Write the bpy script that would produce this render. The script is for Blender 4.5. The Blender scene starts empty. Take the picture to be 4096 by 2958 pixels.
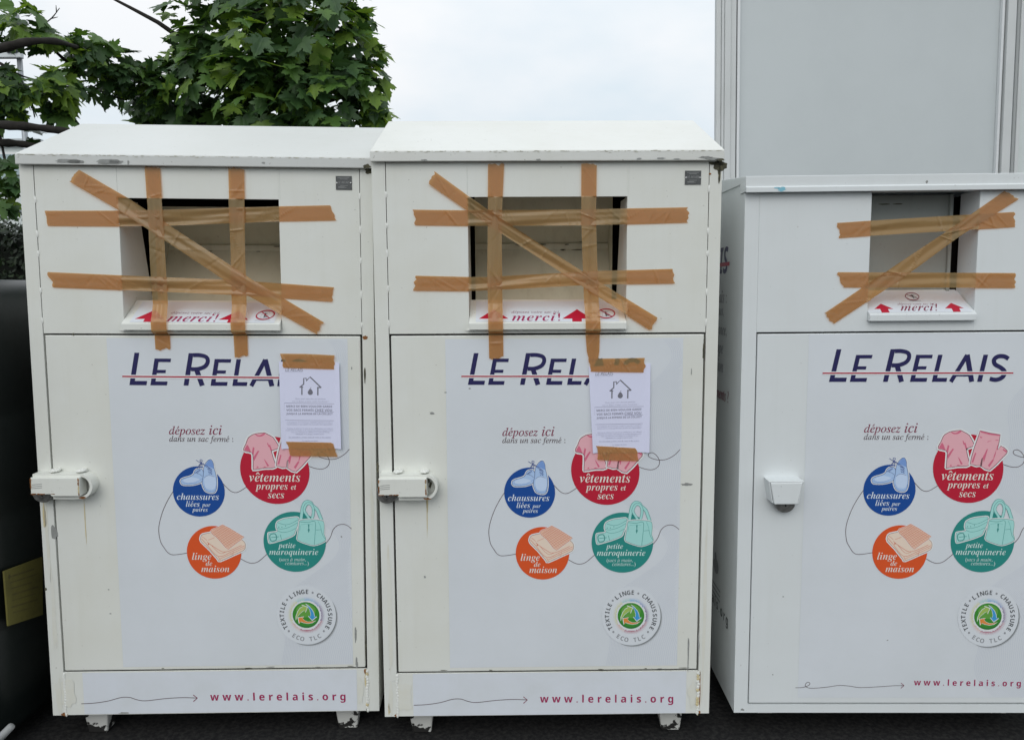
import bpy, bmesh, math, random
from mathutils import Vector, Matrix, noise
random.seed(7)
R = math.radians
scene = bpy.context.scene
COL = scene.collection

# ------------------------------------------------------------------ camera
H = 1.6459                       # eye height above the ground
FPX = 3049.45                    # focal length in photo pixels (photo 4096 wide)
PITCH, ROLL = 0.10708, -0.002693
cp, sp, cr, sr = math.cos(PITCH), math.sin(PITCH), math.cos(ROLL), math.sin(ROLL)
FWD = Vector((0, cp, -sp)); UP0 = Vector((0, sp, cp)); RT0 = Vector((1, 0, 0))
RT = RT0 * cr + UP0 * sr
UP = UP0 * cr - RT0 * sr
EYE = Vector((0, 0, H))
cam = bpy.data.cameras.new('camera')
cam.sensor_width = 36.0
cam.lens = 36.0 * FPX / 4096.0
cam.clip_start, cam.clip_end = 0.05, 2000
cam_o = bpy.data.objects.new('camera', cam)
COL.objects.link(cam_o)
mw = Matrix((RT, UP, -FWD)).transposed().to_4x4()
mw.translation = EYE
cam_o.matrix_world = mw
scene.camera = cam_o

# ------------------------------------------------------------------ light
SUN_EL, SUN_AZ = R(38), R(195)   # veiled sun, high behind the photographer
world = bpy.data.worlds.new('World'); scene.world = world
world.use_nodes = True
nt = world.node_tree; nt.nodes.clear()
def N(tree, kind, **kw):
    n = tree.nodes.new(kind)
    for k, v in kw.items():
        setattr(n, k, v)
    return n
w_out = N(nt, 'ShaderNodeOutputWorld')
sky = N(nt, 'ShaderNodeTexSky', sky_type='NISHITA', sun_disc=False, sun_elevation=SUN_EL, sun_rotation=SUN_AZ)
bg1 = N(nt, 'ShaderNodeBackground'); bg1.inputs[1].default_value = 0.10
nt.links.new(sky.outputs[0], bg1.inputs[0])
tc = N(nt, 'ShaderNodeTexCoord')
mp = N(nt, 'ShaderNodeMapping'); mp.inputs['Scale'].default_value = (1.0, 1.0, 2.2); mp.inputs['Location'].default_value = (3.1, 0.4, 0.6)
nt.links.new(tc.outputs['Generated'], mp.inputs[0])
nz = N(nt, 'ShaderNodeTexNoise'); nz.inputs['Scale'].default_value = 2.6; nz.inputs['Detail'].default_value = 5; nz.inputs['Roughness'].default_value = 0.5
nt.links.new(mp.outputs[0], nz.inputs['Vector'])
rmp = N(nt, 'ShaderNodeValToRGB')
rmp.color_ramp.elements[0].position = 0.36; rmp.color_ramp.elements[0].color = (0.77, 0.865, 0.93, 1)
rmp.color_ramp.elements[1].position = 0.60; rmp.color_ramp.elements[1].color = (0.97, 0.985, 1.0, 1)
nt.links.new(nz.outputs[0], rmp.inputs[0])
sx = N(nt, 'ShaderNodeSeparateXYZ'); nt.links.new(tc.outputs['Generated'], sx.inputs[0])
zm = N(nt, 'ShaderNodeMapRange'); zm.inputs[1].default_value = 0.15; zm.inputs[2].default_value = 1.0
zm.inputs[3].default_value = 0.85; zm.inputs[4].default_value = 1.25
nt.links.new(sx.outputs[2], zm.inputs[0])
bg2 = N(nt, 'ShaderNodeBackground')
nt.links.new(rmp.outputs[0], bg2.inputs[0]); nt.links.new(zm.outputs[0], bg2.inputs[1])
mx = N(nt, 'ShaderNodeMixShader'); mx.inputs[0].default_value = 0.92
nt.links.new(bg1.outputs[0], mx.inputs[1]); nt.links.new(bg2.outputs[0], mx.inputs[2])
nt.links.new(mx.outputs[0], w_out.inputs[0])
sun = bpy.data.lights.new('sun', 'SUN'); sun.energy = 0.70; sun.angle = R(40); sun.color = (1.0, 0.965, 0.91)
sun_o = bpy.data.objects.new('sun', sun); COL.objects.link(sun_o)
sd = Vector((math.sin(SUN_AZ) * math.cos(SUN_EL), math.cos(SUN_AZ) * math.cos(SUN_EL), math.sin(SUN_EL)))
sun_o.rotation_euler = sd.to_track_quat('Z', 'Y').to_euler()
vs = scene.view_settings
vs.view_transform = 'Standard'; vs.look = 'None'; vs.exposure = 0.17; vs.gamma = 1.0; vs.use_curve_mapping = False
scene.cycles.max_bounces = 8
scene.cycles.transparent_max_bounces = 12

# ------------------------------------------------------------------ geometry of the place
class Pose:                      # a container: local x along its front, y into it, z up
    def __init__(s, x, y, z, yaw, tilt, lean):
        s.o = Vector((x, y, z + H))
        s.m = Matrix.Rotation(yaw, 3, 'Z') @ Matrix.Rotation(tilt, 3, 'X') @ Matrix.Rotation(-lean, 3, 'Y')
    def mat(s):
        M = s.m.to_4x4(); M.translation = s.o
        return M
LEFT = Pose(-1.6729, 2.6242, -1.5404, 0.0356, 0.0011, -0.0085)
MID = Pose(-0.4650, 2.6193, -1.5459, 0.0104, 0.0020, 0.0025)
RIGHT = Pose(0.8086, 2.6403, -1.5459, -0.0172, -0.0027, 0.0068)
def ray(px, py):
    return RT * ((px - 2048) / FPX) - UP * ((py - 1479) / FPX) + FWD
def loc(pose, p, P=(0, 0, 0), n=(0, 1, 0)):       # point of a container's plane under a photo measurement
    d = pose.m.transposed() @ ray(*p); o = pose.m.transposed() @ (EYE - pose.o)
    n = Vector(n); t = n.dot(Vector(P) - o) / n.dot(d)
    return o + d * t
def at(px, py, Y):
    d = ray(px, py)
    return EYE + d * (Y / d.y)
def at_x(px, py, X):
    d = ray(px, py)
    return EYE + d * (X / d.x)
# measuring frames used while surveying the photo
def Z(ox, oy, s): return lambda x, y: (ox + x * s, oy + y * s)
z2 = Z(1400, 400, .6834); z3 = Z(2700, 0, .8549); z4 = Z(0, 600, .679); z5 = Z(0, 1600, .8289)
z6 = Z(1400, 1350, .6834); z7 = Z(1400, 2250, .6834); z8 = Z(2700, 1250, 1.0426)
zA = Z(1980, 1680, .3439); zB = Z(1980, 2000, .3439); zC = Z(3400, 1680, .3069); zD = Z(2380, 2320, .1709)
zE = Z(1100, 1380, .29304); zF = Z(1840, 1150, .3086); zG = Z(3430, 1100, .2293); zL = Z(1400, 1780, .1832)
zK = Z(3020, 1860, .1343); zT = Z(0, 0, .6718); zS = Z(2800, 400, .6107); zQ = Z(0, 1800, .707); zd = Z(0, 0, 1.806)

# ------------------------------------------------------------------ materials
MATS = {}
def mat(name, color, rough=0.5, metal=0.0, spec=0.5, dirt=None, bump=0.0, bscale=300, dscale=4.0, damt=0.3, coat=0.0):
    if name in MATS: return MATS[name]
    m = bpy.data.materials.new(name); m.use_nodes = True
    t = m.node_tree; b = t.nodes['Principled BSDF']
    b.inputs['Base Color'].default_value = (*color, 1); b.inputs['Roughness'].default_value = rough
    b.inputs['Metallic'].default_value = metal; b.inputs['Specular IOR Level'].default_value = spec
    b.inputs['Coat Weight'].default_value = coat
    c = N(t, 'ShaderNodeTexCoord')
    if dirt:
        n1 = N(t, 'ShaderNodeTexNoise'); n1.inputs['Scale'].default_value = dscale; n1.inputs['Detail'].default_value = 8; n1.inputs['Roughness'].default_value = .65
        t.links.new(c.outputs['Object'], n1.inputs['Vector'])
        r = N(t, 'ShaderNodeValToRGB'); r.color_ramp.elements[0].position = .42; r.color_ramp.elements[1].position = .78
        r.color_ramp.elements[0].color = (0, 0, 0, 1); r.color_ramp.elements[1].color = (damt,) * 3 + (1,)
        t.links.new(n1.outputs[0], r.inputs[0])
        mm = N(t, 'ShaderNodeMixRGB'); mm.inputs[1].default_value = (*color, 1); mm.inputs[2].default_value = (*dirt, 1)
        t.links.new(r.outputs[0], mm.inputs[0]); t.links.new(mm.outputs[0], b.inputs['Base Color'])
    if bump:
        n2 = N(t, 'ShaderNodeTexNoise'); n2.inputs['Scale'].default_value = bscale; n2.inputs['Detail'].default_value = 3
        t.links.new(c.outputs['Object'], n2.inputs['Vector'])
        bp = N(t, 'ShaderNodeBump'); bp.inputs['Strength'].default_value = bump; bp.inputs['Distance'].default_value = .002
        t.links.new(n2.outputs[0], bp.inputs['Height']); t.links.new(bp.outputs[0], b.inputs['Normal'])
    MATS[name] = m
    return m
def paint(name, color, stain, amt, streak=0.25, spots=0.5):
    """white bin paint: cloudy grime, vertical run marks, scattered specks, faint orange peel"""
    m = bpy.data.materials.new(name); m.use_nodes = True
    t = m.node_tree; b = t.nodes['Principled BSDF']; L = t.links
    c = N(t, 'ShaderNodeTexCoord')
    def noisy(scale, vec, lo, hi, top, det=6):
        mpn = N(t, 'ShaderNodeMapping'); mpn.inputs['Scale'].default_value = vec; L.new(c.outputs['Object'], mpn.inputs[0])
        n1 = N(t, 'ShaderNodeTexNoise'); n1.inputs['Scale'].default_value = scale; n1.inputs['Detail'].default_value = det; n1.inputs['Roughness'].default_value = .6
        L.new(mpn.outputs[0], n1.inputs['Vector'])
        r = N(t, 'ShaderNodeMapRange'); r.inputs[1].default_value = lo; r.inputs[2].default_value = hi; r.inputs[3].default_value = 0; r.inputs[4].default_value = top
        L.new(n1.outputs[0], r.inputs[0]); return r.outputs[0]
    col = None
    prev = N(t, 'ShaderNodeRGB'); prev.outputs[0].default_value = (*color, 1); col = prev.outputs[0]
    for fac, tint in ((noisy(2.2, (1, 1, 1), .40, .75, amt), stain), (noisy(9, (3, 3, .16), .52, .8, streak), (stain[0] * .8, stain[1] * .8, stain[2] * .75)),
                      (noisy(70, (1, 1, 1), .70, .78, spots, 2), (.22, .2, .17))):
        mm = N(t, 'ShaderNodeMixRGB'); L.new(fac, mm.inputs[0]); L.new(col, mm.inputs[1]); mm.inputs[2].default_value = (*tint, 1); col = mm.outputs[0]
    L.new(col, b.inputs['Base Color'])
    b.inputs['Roughness'].default_value = .42; b.inputs['Specular IOR Level'].default_value = .4
    n2 = N(t, 'ShaderNodeTexNoise'); n2.inputs['Scale'].default_value = 3.5; n2.inputs['Detail'].default_value = 2; L.new(c.outputs['Object'], n2.inputs['Vector'])
    bp = N(t, 'ShaderNodeBump'); bp.inputs['Strength'].default_value = .5; bp.inputs['Distance'].default_value = .008
    L.new(n2.outputs[0], bp.inputs['Height']); L.new(bp.outputs[0], b.inputs['Normal'])
    return m
M_OLD = paint('aged white paint', (.735, .75, .71), (.62, .605, .50), .42, .10)
M_LID = paint('chalky lid paint', (.685, .695, .665), (.58, .58, .52), .45, .10, .6)
M_LID2 = paint('dull lid paint', (.60, .615, .60), (.52, .53, .485), .4, .08, .5)
M_NEW = paint('cool white paint', (.70, .735, .745), (.62, .64, .62), .3, .1, .35)
M_CREAM = paint('grubby cream paint', (.62, .63, .51), (.37, .36, .27), .55, .3, .6)
M_FLAP = paint('grey flap paint', (.30, .33, .315), (.22, .235, .21), .5)
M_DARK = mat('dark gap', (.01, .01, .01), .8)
M_GREY = mat('bare primer', (.30, .31, .30), .7, dirt=(.16, .16, .15), dscale=60, damt=.9)
M_RUST = mat('rust', (.30, .12, .03), .85, dirt=(.10, .035, .012), dscale=90, damt=1, bump=.4)
M_RUNS = mat('rust run', (.62, .54, .33), .6, dirt=(.52, .42, .22), dscale=40, damt=.8)
M_MOULD = mat('black mould', (.05, .05, .035), .9, dirt=(.2, .18, .1), dscale=80, damt=.7)
M_EDGE = mat('edge grime', (.50, .49, .40), .8, dirt=(.2, .19, .14), dscale=70, damt=.8)
M_STAIN = mat('yellowed paint', (.715, .72, .66), .45, dirt=(.67, .65, .53), dscale=14, damt=.7)
M_WELD = mat('painted weld', (.76, .77, .73), .35)
M_STEEL = mat('lock steel', (.26, .26, .25), .42, .55, dirt=(.05, .05, .05), dscale=50, damt=.9)
M_PLATE = mat('plate', (.075, .08, .08), .45, .3, dirt=(.14, .14, .14), dscale=30, damt=.7)
M_PLATETXT = mat('plate lettering', (.30, .31, .31), .5)
M_SCREW = mat('screw', (.7, .7, .7), .3, .9)
M_POSTER = mat('poster vinyl', (.69, .725, .765), .38, dirt=(.63, .665, .69), dscale=2.5, damt=.8, bump=.06, bscale=40)
M_STRIP = mat('strip vinyl', (.695, .73, .785), .40, dirt=(.62, .65, .66), dscale=6, damt=.6, bump=.12, bscale=18)
def ink(name, c, rough=.42): return mat('ink ' + name, c, rough)
I_NAVY = ink('navy', (.012, .010, .085)); I_LINE = ink('red line', (.42, .018, .05)); I_WHITE = ink('white', (.78, .80, .80))
I_RED = ink('red', (.50, .010, .036)); I_BLUE = ink('blue', (.006, .068, .31)); I_ORG = ink('orange', (.72, .095, .020)); I_TEAL = ink('teal', (.022, .255, .225))
I_MAROON = ink('maroon', (.23, .035, .075)); I_BROWN = ink('brown grey', (.12, .09, .10)); I_WEB = ink('web red', (.36, .022, .10))
I_PINK = ink('pink', (.80, .43, .48)); I_PINKD = ink('deep pink', (.66, .15, .24)); I_PLINE = ink('pink outline', (.20, .045, .065))
I_SKYB = ink('sky blue', (.42, .58, .84)); I_SKYD = ink('mid blue', (.20, .34, .68)); I_SKYL = ink('pale blue', (.56, .69, .90)); I_BLINE = ink('blue outline', (.09, .13, .28)); I_LACE = ink('lace blue', (.04, .075, .28))
I_PEACH = ink('peach', (.82, .55, .42)); I_CREAMI = ink('cream ink', (.83, .68, .56)); I_OLINE = ink('orange outline', (.66, .17, .10)); I_OGREY = ink('grey brown outline', (.30, .17, .14))
I_MINT = ink('mint', (.38, .72, .68)); I_MINTD = ink('mint dark', (.20, .54, .50)); I_MLINE = ink('teal outline', (.07, .30, .28)); I_MGREY = ink('grey teal outline', (.20, .34, .33))
I_CREAMT = ink('cream letters', (.80, .74, .68)); I_BLUET = ink('pale letters', (.70, .78, .86)); I_MINTT = ink('mint letters', (.62, .80, .77))
I_CHAR = ink('charcoal', (.085, .092, .10)); I_GREY = ink('grey', (.30, .31, .33)); I_GREEN = ink('green', (.05, .27, .035)); I_GREEND = ink('dark green', (.03, .19, .04)); I_GREENL = ink('fresh green', (.13, .36, .06))
I_LIME = ink('lime', (.36, .52, .12)); I_CYAN = ink('cyan', (.055, .33, .66)); I_OR2 = ink('soft orange', (.74, .27, .06)); I_DISC = ink('disc white', (.692, .727, .766)); I_SHADE = ink('printed grey', (.22, .24, .25)); I_SHADE2 = ink('printed pale grey', (.45, .47, .49))
I_WAVE = ink('wave lines', (.56, .595, .68)); I_YEL = ink('yellow dots', (.62, .60, .20)); I_PURP = ink('purple dots', (.14, .05, .20)); I_CRIM = ink('crimson dots', (.40, .03, .09)); I_MAG = ink('magenta dots', (.55, .05, .32)); I_SALM = ink('salmon dots', (.70, .36, .24)); I_MARINE = ink('marine dots', (.12, .20, .50))
M_PAPER = mat('office paper', (.71, .725, .90), .75, dirt=(.67, .68, .85), dscale=3, damt=.6)
I_PGREY = ink('toner', (.17, .17, .21), .6); I_PFAINT = ink('faint toner', (.50, .51, .63), .6); I_PMID = ink('mid toner', (.27, .27, .36), .6)

def tape_mat():
    m = bpy.data.materials.new('brown parcel tape'); m.use_nodes = True
    t = m.node_tree; b = t.nodes['Principled BSDF']; L = t.links
    b.inputs['Base Color'].default_value = (.47, .33, .155, 1); b.inputs['Roughness'].default_value = .15
    b.inputs['Specular IOR Level'].default_value = .55
    tr = N(t, 'ShaderNodeBsdfTransparent'); tr.inputs[0].default_value = (.90, .40, .12, 1)
    mxs = N(t, 'ShaderNodeMixShader'); mxs.inputs[0].default_value = .5
    c = N(t, 'ShaderNodeTexCoord')
    n1 = N(t, 'ShaderNodeTexNoise'); n1.inputs['Scale'].default_value = 14; n1.inputs['Detail'].default_value = 3; n1.inputs['Distortion'].default_value = 1.6
    L.new(c.outputs['Object'], n1.inputs['Vector'])
    bp = N(t, 'ShaderNodeBump'); bp.inputs['Strength'].default_value = .15; bp.inputs['Distance'].default_value = .01
    L.new(n1.outputs[0], bp.inputs['Height']); L.new(bp.outputs[0], b.inputs['Normal'])
    L.new(tr.outputs[0], mxs.inputs[1]); L.new(b.outputs[0], mxs.inputs[2])
    L.new(mxs.outputs[0], t.nodes['Material Output'].inputs[0])
    return m
M_TAPE = tape_mat()

# ------------------------------------------------------------------ mesh builder
class MB:
    def __init__(s): s.v = []; s.f = []; s.mi = []; s.ms = []
    def m(s, material):
        if material not in s.ms: s.ms.append(material)
        return s.ms.index(material)
    def add(s, vs_, fs_, material):
        k = len(s.v); i = s.m(material)
        s.v += [tuple(v) for v in vs_]
        for f in fs_: s.f.append([k + a for a in f]); s.mi.append(i)
    def box(s, x0, x1, y0, y1, z0, z1, material):
        vs_ = [(x, y, z) for z in (z0, z1) for y in (y0, y1) for x in (x0, x1)]
        s.add(vs_, [(0, 2, 3, 1), (4, 5, 7, 6), (0, 1, 5, 4), (2, 6, 7, 3), (0, 4, 6, 2), (1, 3, 7, 5)], material)
    def prism(s, prof, x0, x1, material):              # closed (y,z) profile swept along x
        n = len(prof)
        vs_ = [(x0, y, z) for y, z in prof] + [(x1, y, z) for y, z in prof]
        s.add(vs_, [tuple(range(n))[::-1], tuple(range(n, 2 * n))] + [(i, (i + 1) % n, n + (i + 1) % n, n + i) for i in range(n)], material)
    def extrude(s, pts, y0, y1, material):             # closed (x,z) outline swept along y
        n = len(pts)
        vs_ = [(x, y0, z) for x, z in pts] + [(x, y1, z) for x, z in pts]
        s.add(vs_, [tuple(range(n)), tuple(range(n, 2 * n))[::-1]] + [(i, n + i, n + (i + 1) % n, (i + 1) % n) for i in range(n)], material)
    def tube(s, pts, rad, material, seg=8, cap=True):
        pts = [Vector(p) for p in pts]; rr = rad if isinstance(rad, (list, tuple)) else [rad] * len(pts)
        k = len(s.v); vs_ = []; fs_ = []
        for i, p in enumerate(pts):
            d = (pts[min(i + 1, len(pts) - 1)] - pts[max(i - 1, 0)]).normalized()
            a = d.cross(Vector((0, 0, 1)) if abs(d.z) < .9 else Vector((1, 0, 0))).normalized(); b = d.cross(a)
            for j in range(seg):
                q = 2 * math.pi * j / seg
                vs_.append(p + (a * math.cos(q) + b * math.sin(q)) * rr[i])
        for i in range(len(pts) - 1):
            for j in range(seg):
                fs_.append((i * seg + j, i * seg + (j + 1) % seg, (i + 1) * seg + (j + 1) % seg, (i + 1) * seg + j))
        if cap: fs_ += [tuple(range(seg))[::-1], tuple(range((len(pts) - 1) * seg, len(pts) * seg))]
        s.add(vs_, fs_, material)
    def blob(s, c, r, material, seg=10, rings=6, wob=.0):
        vs_ = []; fs_ = []
        for i in range(rings + 1):
            th = math.pi * i / rings
            for j in range(seg):
                ph = 2 * math.pi * j / seg; k = 1 + wob * noise.noise(Vector((i * .9 + c[0] * 31, j * .7, c[2] * 17)))
                vs_.append((c[0] + r[0] * k * math.sin(th) * math.cos(ph), c[1] + r[1] * k * math.sin(th) * math.sin(ph), c[2] + r[2] * k * math.cos(th)))
        for i in range(rings):
            for j in range(seg):
                fs_.append((i * seg + j, i * seg + (j + 1) % seg, (i + 1) * seg + (j + 1) % seg, (i + 1) * seg + j))
        s.add(vs_, fs_, material)
    def chip(s, cx, cz, rx, rz, material, y=-.0007, n=18, rag=.45):   # a ragged flat patch (chipped paint, rust)
        sd_ = random.random() * 99
        pts = []
        for i in range(n):
            a = 2 * math.pi * i / n
            if rx > .022 and rz > .005:                # long scrapes are blunt-ended, not oval
                k = min(1 / max(abs(math.cos(a)), .001), 1 / max(abs(math.sin(a)), .001)) * (.9 + random.uniform(-.16, .12)); pts.append((cx + rx * k * math.cos(a), y, cz + rz * k * math.sin(a))); continue
            k = 1 + rag * noise.noise(Vector((math.cos(a) * 1.7 + sd_, math.sin(a) * 1.7, sd_))) + random.uniform(-rag, rag) * .45
            pts.append((cx + rx * k * math.cos(a), y, cz + rz * k * math.sin(a)))
        s.add([(cx, y, cz)] + pts, [(0, 1 + i, 1 + (i + 1) % n) for i in range(n)], material)
    def join(s, other, dx, dy, dz, k=1.0):
        q = len(s.v); s.v += [(dx + x * k, dy + y, dz + z * k) for x, y, z in other.v]
        for f, i in zip(other.f, other.mi): s.f.append([q + a for a in f]); s.mi.append(s.m(other.ms[i]))
    def build(s, name, parent=None, bevel=0, smooth=False, world=None, seg=2, recalc=True):
        me = bpy.data.meshes.new(name)
        me.from_pydata(s.v, [], s.f)
        for mm in s.ms: me.materials.append(mm)
        me.polygons.foreach_set('material_index', s.mi)
        if smooth: me.polygons.foreach_set('use_smooth', [True] * len(me.polygons))
        me.update()
        if recalc:
            bm = bmesh.new(); bm.from_mesh(me); bmesh.ops.recalc_face_normals(bm, faces=bm.faces); bm.to_mesh(me); bm.free()
        o = bpy.data.objects.new(name, me); COL.objects.link(o)
        if parent: o.parent = parent
        if world is not None: o.matrix_world = world
        if bevel:
            b = o.modifiers.new('bevel', 'BEVEL'); b.width = bevel; b.segments = seg; b.limit_method = 'ANGLE'; b.angle_limit = R(40); b.harden_normals = False
        return o
def tag(o, label, cat, group=None, kind=None):
    o['label'] = label; o['category'] = cat
    if group: o['group'] = group
    if kind: o['kind'] = kind
    return o
def structure(o):
    o['kind'] = 'structure'; return o
def empty(name, M):
    o = bpy.data.objects.new(name, None); COL.objects.link(o)
    o.matrix_world = M if isinstance(M, Matrix) else Matrix.Translation(M)
    o.empty_display_size = .1
    return o

# ------------------------------------------------------------------ lettering
STY = {'serif': (0x1D468, 0x1D482), 'italic': (0x1D434, 0x1D44E), 'sansb': (0x1D5D4, 0x1D5EE), 'sansbi': (0x1D63C, 0x1D656), 'sansi': (0x1D608, 0x1D622)}
ACC = {'é': ('e', 1), 'è': ('e', 2), 'ê': ('e', 3), 'à': ('a', 2), 'É': ('E', 1), 'À': ('A', 2), 'ô': ('o', 3), 'ê': ('e', 3)}
def style(txt, sty):
    if sty == 'plain': return txt
    U, Lw = STY[sty]; o = ''
    for ch in txt:
        if 'a' <= ch <= 'z': o += chr(Lw + ord(ch) - 97)
        elif 'A' <= ch <= 'Z': o += chr(U + ord(ch) - 65)
        else: o += ch
    return o
_tc = {}
def raw_text(txt, off=0.0, space=1.0):
    key = (txt, off, space)
    if key in _tc: return _tc[key]
    cu = bpy.data.curves.new('lettering', 'FONT'); cu.body = txt; cu.size = 1; cu.offset = off; cu.space_character = space
    cu.resolution_u = 3
    ob = bpy.data.objects.new('lettering', cu); COL.objects.link(ob)
    dg = bpy.context.evaluated_depsgraph_get(); dg.update()
    ev = ob.evaluated_get(dg); me = ev.to_mesh()
    r = ([(v.co.x, v.co.y) for v in me.vertices], [tuple(p.vertices) for p in me.polygons])
    ev.to_mesh_clear(); bpy.data.objects.remove(ob); bpy.data.curves.remove(cu)
    _tc[key] = r
    return r
def text_mesh(txt, sty, off=0.0, space=1.0):
    base = ''.join(ACC[c][0] if c in ACC else c for c in txt)
    vs_, fs_ = raw_text(style(base, sty), off, space)
    vs_ = list(vs_); fs_ = list(fs_)
    for i, ch in enumerate(txt):
        if ch in ACC:
            pv, _ = raw_text(style(base[:i + 1], sty), off, space)
            gv, _ = raw_text(style(base[i], sty), off, space)
            gw = max(p[0] for p in gv) - min(p[0] for p in gv); gh = max(p[1] for p in gv)
            cx = max(p[0] for p in pv) - gw * .42; y0 = gh + .07
            k = ACC[ch][1]; w = .045
            def bar(x0, y0_, x1, y1_):
                d = Vector((x1 - x0, y1_ - y0_)); nrm = Vector((-d.y, d.x)).normalized() * w
                q = len(vs_)
                vs_.extend([(x0 - nrm.x * .5, y0_ - nrm.y * .5), (x1 - nrm.x, y1_ - nrm.y), (x1 + nrm.x, y1_ + nrm.y), (x0 + nrm.x * .5, y0_ + nrm.y * .5)])
                fs_.append((q, q + 1, q + 2, q + 3))
            if k == 1: bar(cx - .04, y0, cx + .12, y0 + .16)
            if k == 2: bar(cx + .10, y0, cx - .04, y0 + .16)
            if k == 3: bar(cx - .10, y0, cx + .05, y0 + .15); bar(cx + .17, y0, cx + .05, y0 + .15)
    return vs_, fs_

def smooth_pts(pts, closed=False, n=6):
    out = []; L = len(pts)
    rng = range(L) if closed else range(L - 1)
    for i in rng:
        p0 = pts[(i - 1) % L] if closed or i > 0 else pts[0]; p1 = pts[i]; p2 = pts[(i + 1) % L]
        p3 = pts[(i + 2) % L] if closed or i + 2 < L else pts[-1]
        for k in range(n):
            t = k / n
            out.append(tuple(.5 * (2 * b + (c - a) * t + (2 * a - 5 * b + 4 * c - d) * t * t + (3 * b - a - 3 * c + d) * t ** 3) for a, b, c, d in zip(p0, p1, p2, p3)))
    if not closed: out.append(pts[-1])
    return out

class Art:
    """flat printing built up in thin layers; to3 maps the drawing's own coordinates (y down) into the printed plane"""
    def __init__(s, to3, nrm, step=.000022, lift=.0001, mb=None):
        s.mb = mb or MB(); s.to3 = to3; s.n = Vector(nrm); s.k = lift; s.step = step
    def up(s): s.k += s.step
    def P(s, x, y): return Vector(s.to3(x, y)) + s.n * s.k
    def poly(s, pts, m):
        s.up(); s.mb.add([s.P(*p) for p in pts], [tuple(range(len(pts)))], m)
    def line(s, pts, w, m, closed=False):
        s.up(); n = len(pts); L = []; Rr = []
        for i in range(n):
            a = Vector(pts[(i - 1) % n] if closed or i > 0 else pts[0]); b = Vector(pts[(i + 1) % n] if closed or i < n - 1 else pts[-1])
            c = Vector(pts[i]); d = (b - a)
            if d.length < 1e-9: d = Vector((1, 0))
            d.normalize(); q = Vector((-d.y, d.x)) * (w[i] if isinstance(w, list) else w) * .5
            L.append(s.P(*(c + q))); Rr.append(s.P(*(c - q)))
        fs_ = [(i, (i + 1) % n, n + (i + 1) % n, n + i) for i in range(n if closed else n - 1)]
        s.mb.add(L + Rr, fs_, m)
    def ell(s, cx, cy, rx, ry, m, n=72):
        s.poly([(cx + rx * math.cos(2 * math.pi * i / n), cy + ry * math.sin(2 * math.pi * i / n)) for i in range(n)], m)
    def text(s, txt, sty, x0, x1, yb, m, off=0.0, space=1.0, ysc=1.0, height=None):
        vs_, fs_ = text_mesh(txt, sty, off, space)
        a = min(p[0] for p in vs_); b = max(p[0] for p in vs_); k = (x1 - x0) / (b - a)
        s.up(); s.mb.add([s.P(x0 + (p[0] - a) * k, yb - p[1] * k * ysc) for p in vs_], fs_, m)
    def glyph(s, ch, sty, cx, cy, ang, size, m, off=0.0):  # one centred letter turned by ang (math sense)
        vs_, fs_ = text_mesh(ch, sty, off)
        a = min(p[0] for p in vs_); b = max(p[0] for p in vs_); h = max(p[1] for p in vs_)
        ca, sa = math.cos(ang), math.sin(ang)
        s.mb.add([s.P(cx + ((x - (a + b) / 2) * ca - (y - h / 2) * sa) * size, cy - ((x - (a + b) / 2) * sa + (y - h / 2) * ca) * size) for x, y in vs_], fs_, m)
    def build(s, name, parent): return s.mb.build(name, parent, recalc=False)

# ------------------------------------------------------------------ the setting
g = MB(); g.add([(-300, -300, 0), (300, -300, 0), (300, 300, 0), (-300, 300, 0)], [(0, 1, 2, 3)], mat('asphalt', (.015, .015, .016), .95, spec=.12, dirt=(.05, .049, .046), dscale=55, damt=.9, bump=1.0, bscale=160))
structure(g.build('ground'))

# ------------------------------------------------------------------ printed art, built once and shared by the three bins
ARTS = {}
def frame(anchor):          # art coordinates = metres on the middle bin's front, relative to an anchor
    a = loc(MID, anchor)
    return a
A_RED = loc(MID, zA(1283, 590)); A_RED.y = 0
def mk(z, anchor, pose=MID, k=1.0):
    return lambda x, y: tuple((lambda q: ((q.x - anchor.x) * k, 0, (q.z - anchor.z) * k))(loc(pose, z(x, y))))
def sticker(art, pts, fill, outline, halo=20, ow=5, sm=True, n=4):   # halo, fill, outline
    p = smooth_pts(pts, True, n) if sm else pts
    art.line(p, halo, I_WHITE, True); art.poly(p, fill); art.line(p, ow, outline, True)

# clothes badge (t-shirt and trousers measured on the right bin, where nothing covers them)
RC3 = loc(RIGHT, zC(1535, 640)); K3 = .98
toC = mk(zC, RC3, RIGHT, K3)
a = Art(toC, (0, -1, 0))
a.ell(1535, 640, 459, 447, I_RED, 96)
shirt = [(1310, 158), (1430, 143), (1470, 158), (1535, 195), (1560, 225), (1610, 335), (1520, 378), (1510, 390), (1528, 480), (1545, 598), (1400, 612), (1262, 632), (1250, 610), (1258, 500), (1250, 410), (1143, 378), (1180, 290), (1215, 215), (1260, 180)]
sticker(a, shirt, I_PINK, I_PLINE, 44, 8, n=3)
a.poly(smooth_pts([(1312, 160), (1370, 176), (1430, 146), (1445, 160), (1400, 190), (1340, 190)], True, 3), I_PINKD)
for p in ([(1150, 372), (1195, 300), (1215, 330), (1240, 400)], [(1250, 405), (1270, 330), (1290, 345), (1268, 440)], [(1262, 470), (1330, 380), (1350, 385), (1268, 520)], [(1500, 380), (1480, 310), (1498, 300), (1520, 372)], [(1440, 590), (1400, 490), (1415, 500), (1465, 580)], [(1475, 330), (1460, 280), (1470, 275), (1492, 330)], [(1290, 610), (1310, 585), (1325, 608)], [(1380, 604), (1400, 588), (1440, 600)]):
    a.poly(p, I_PINKD)
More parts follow.
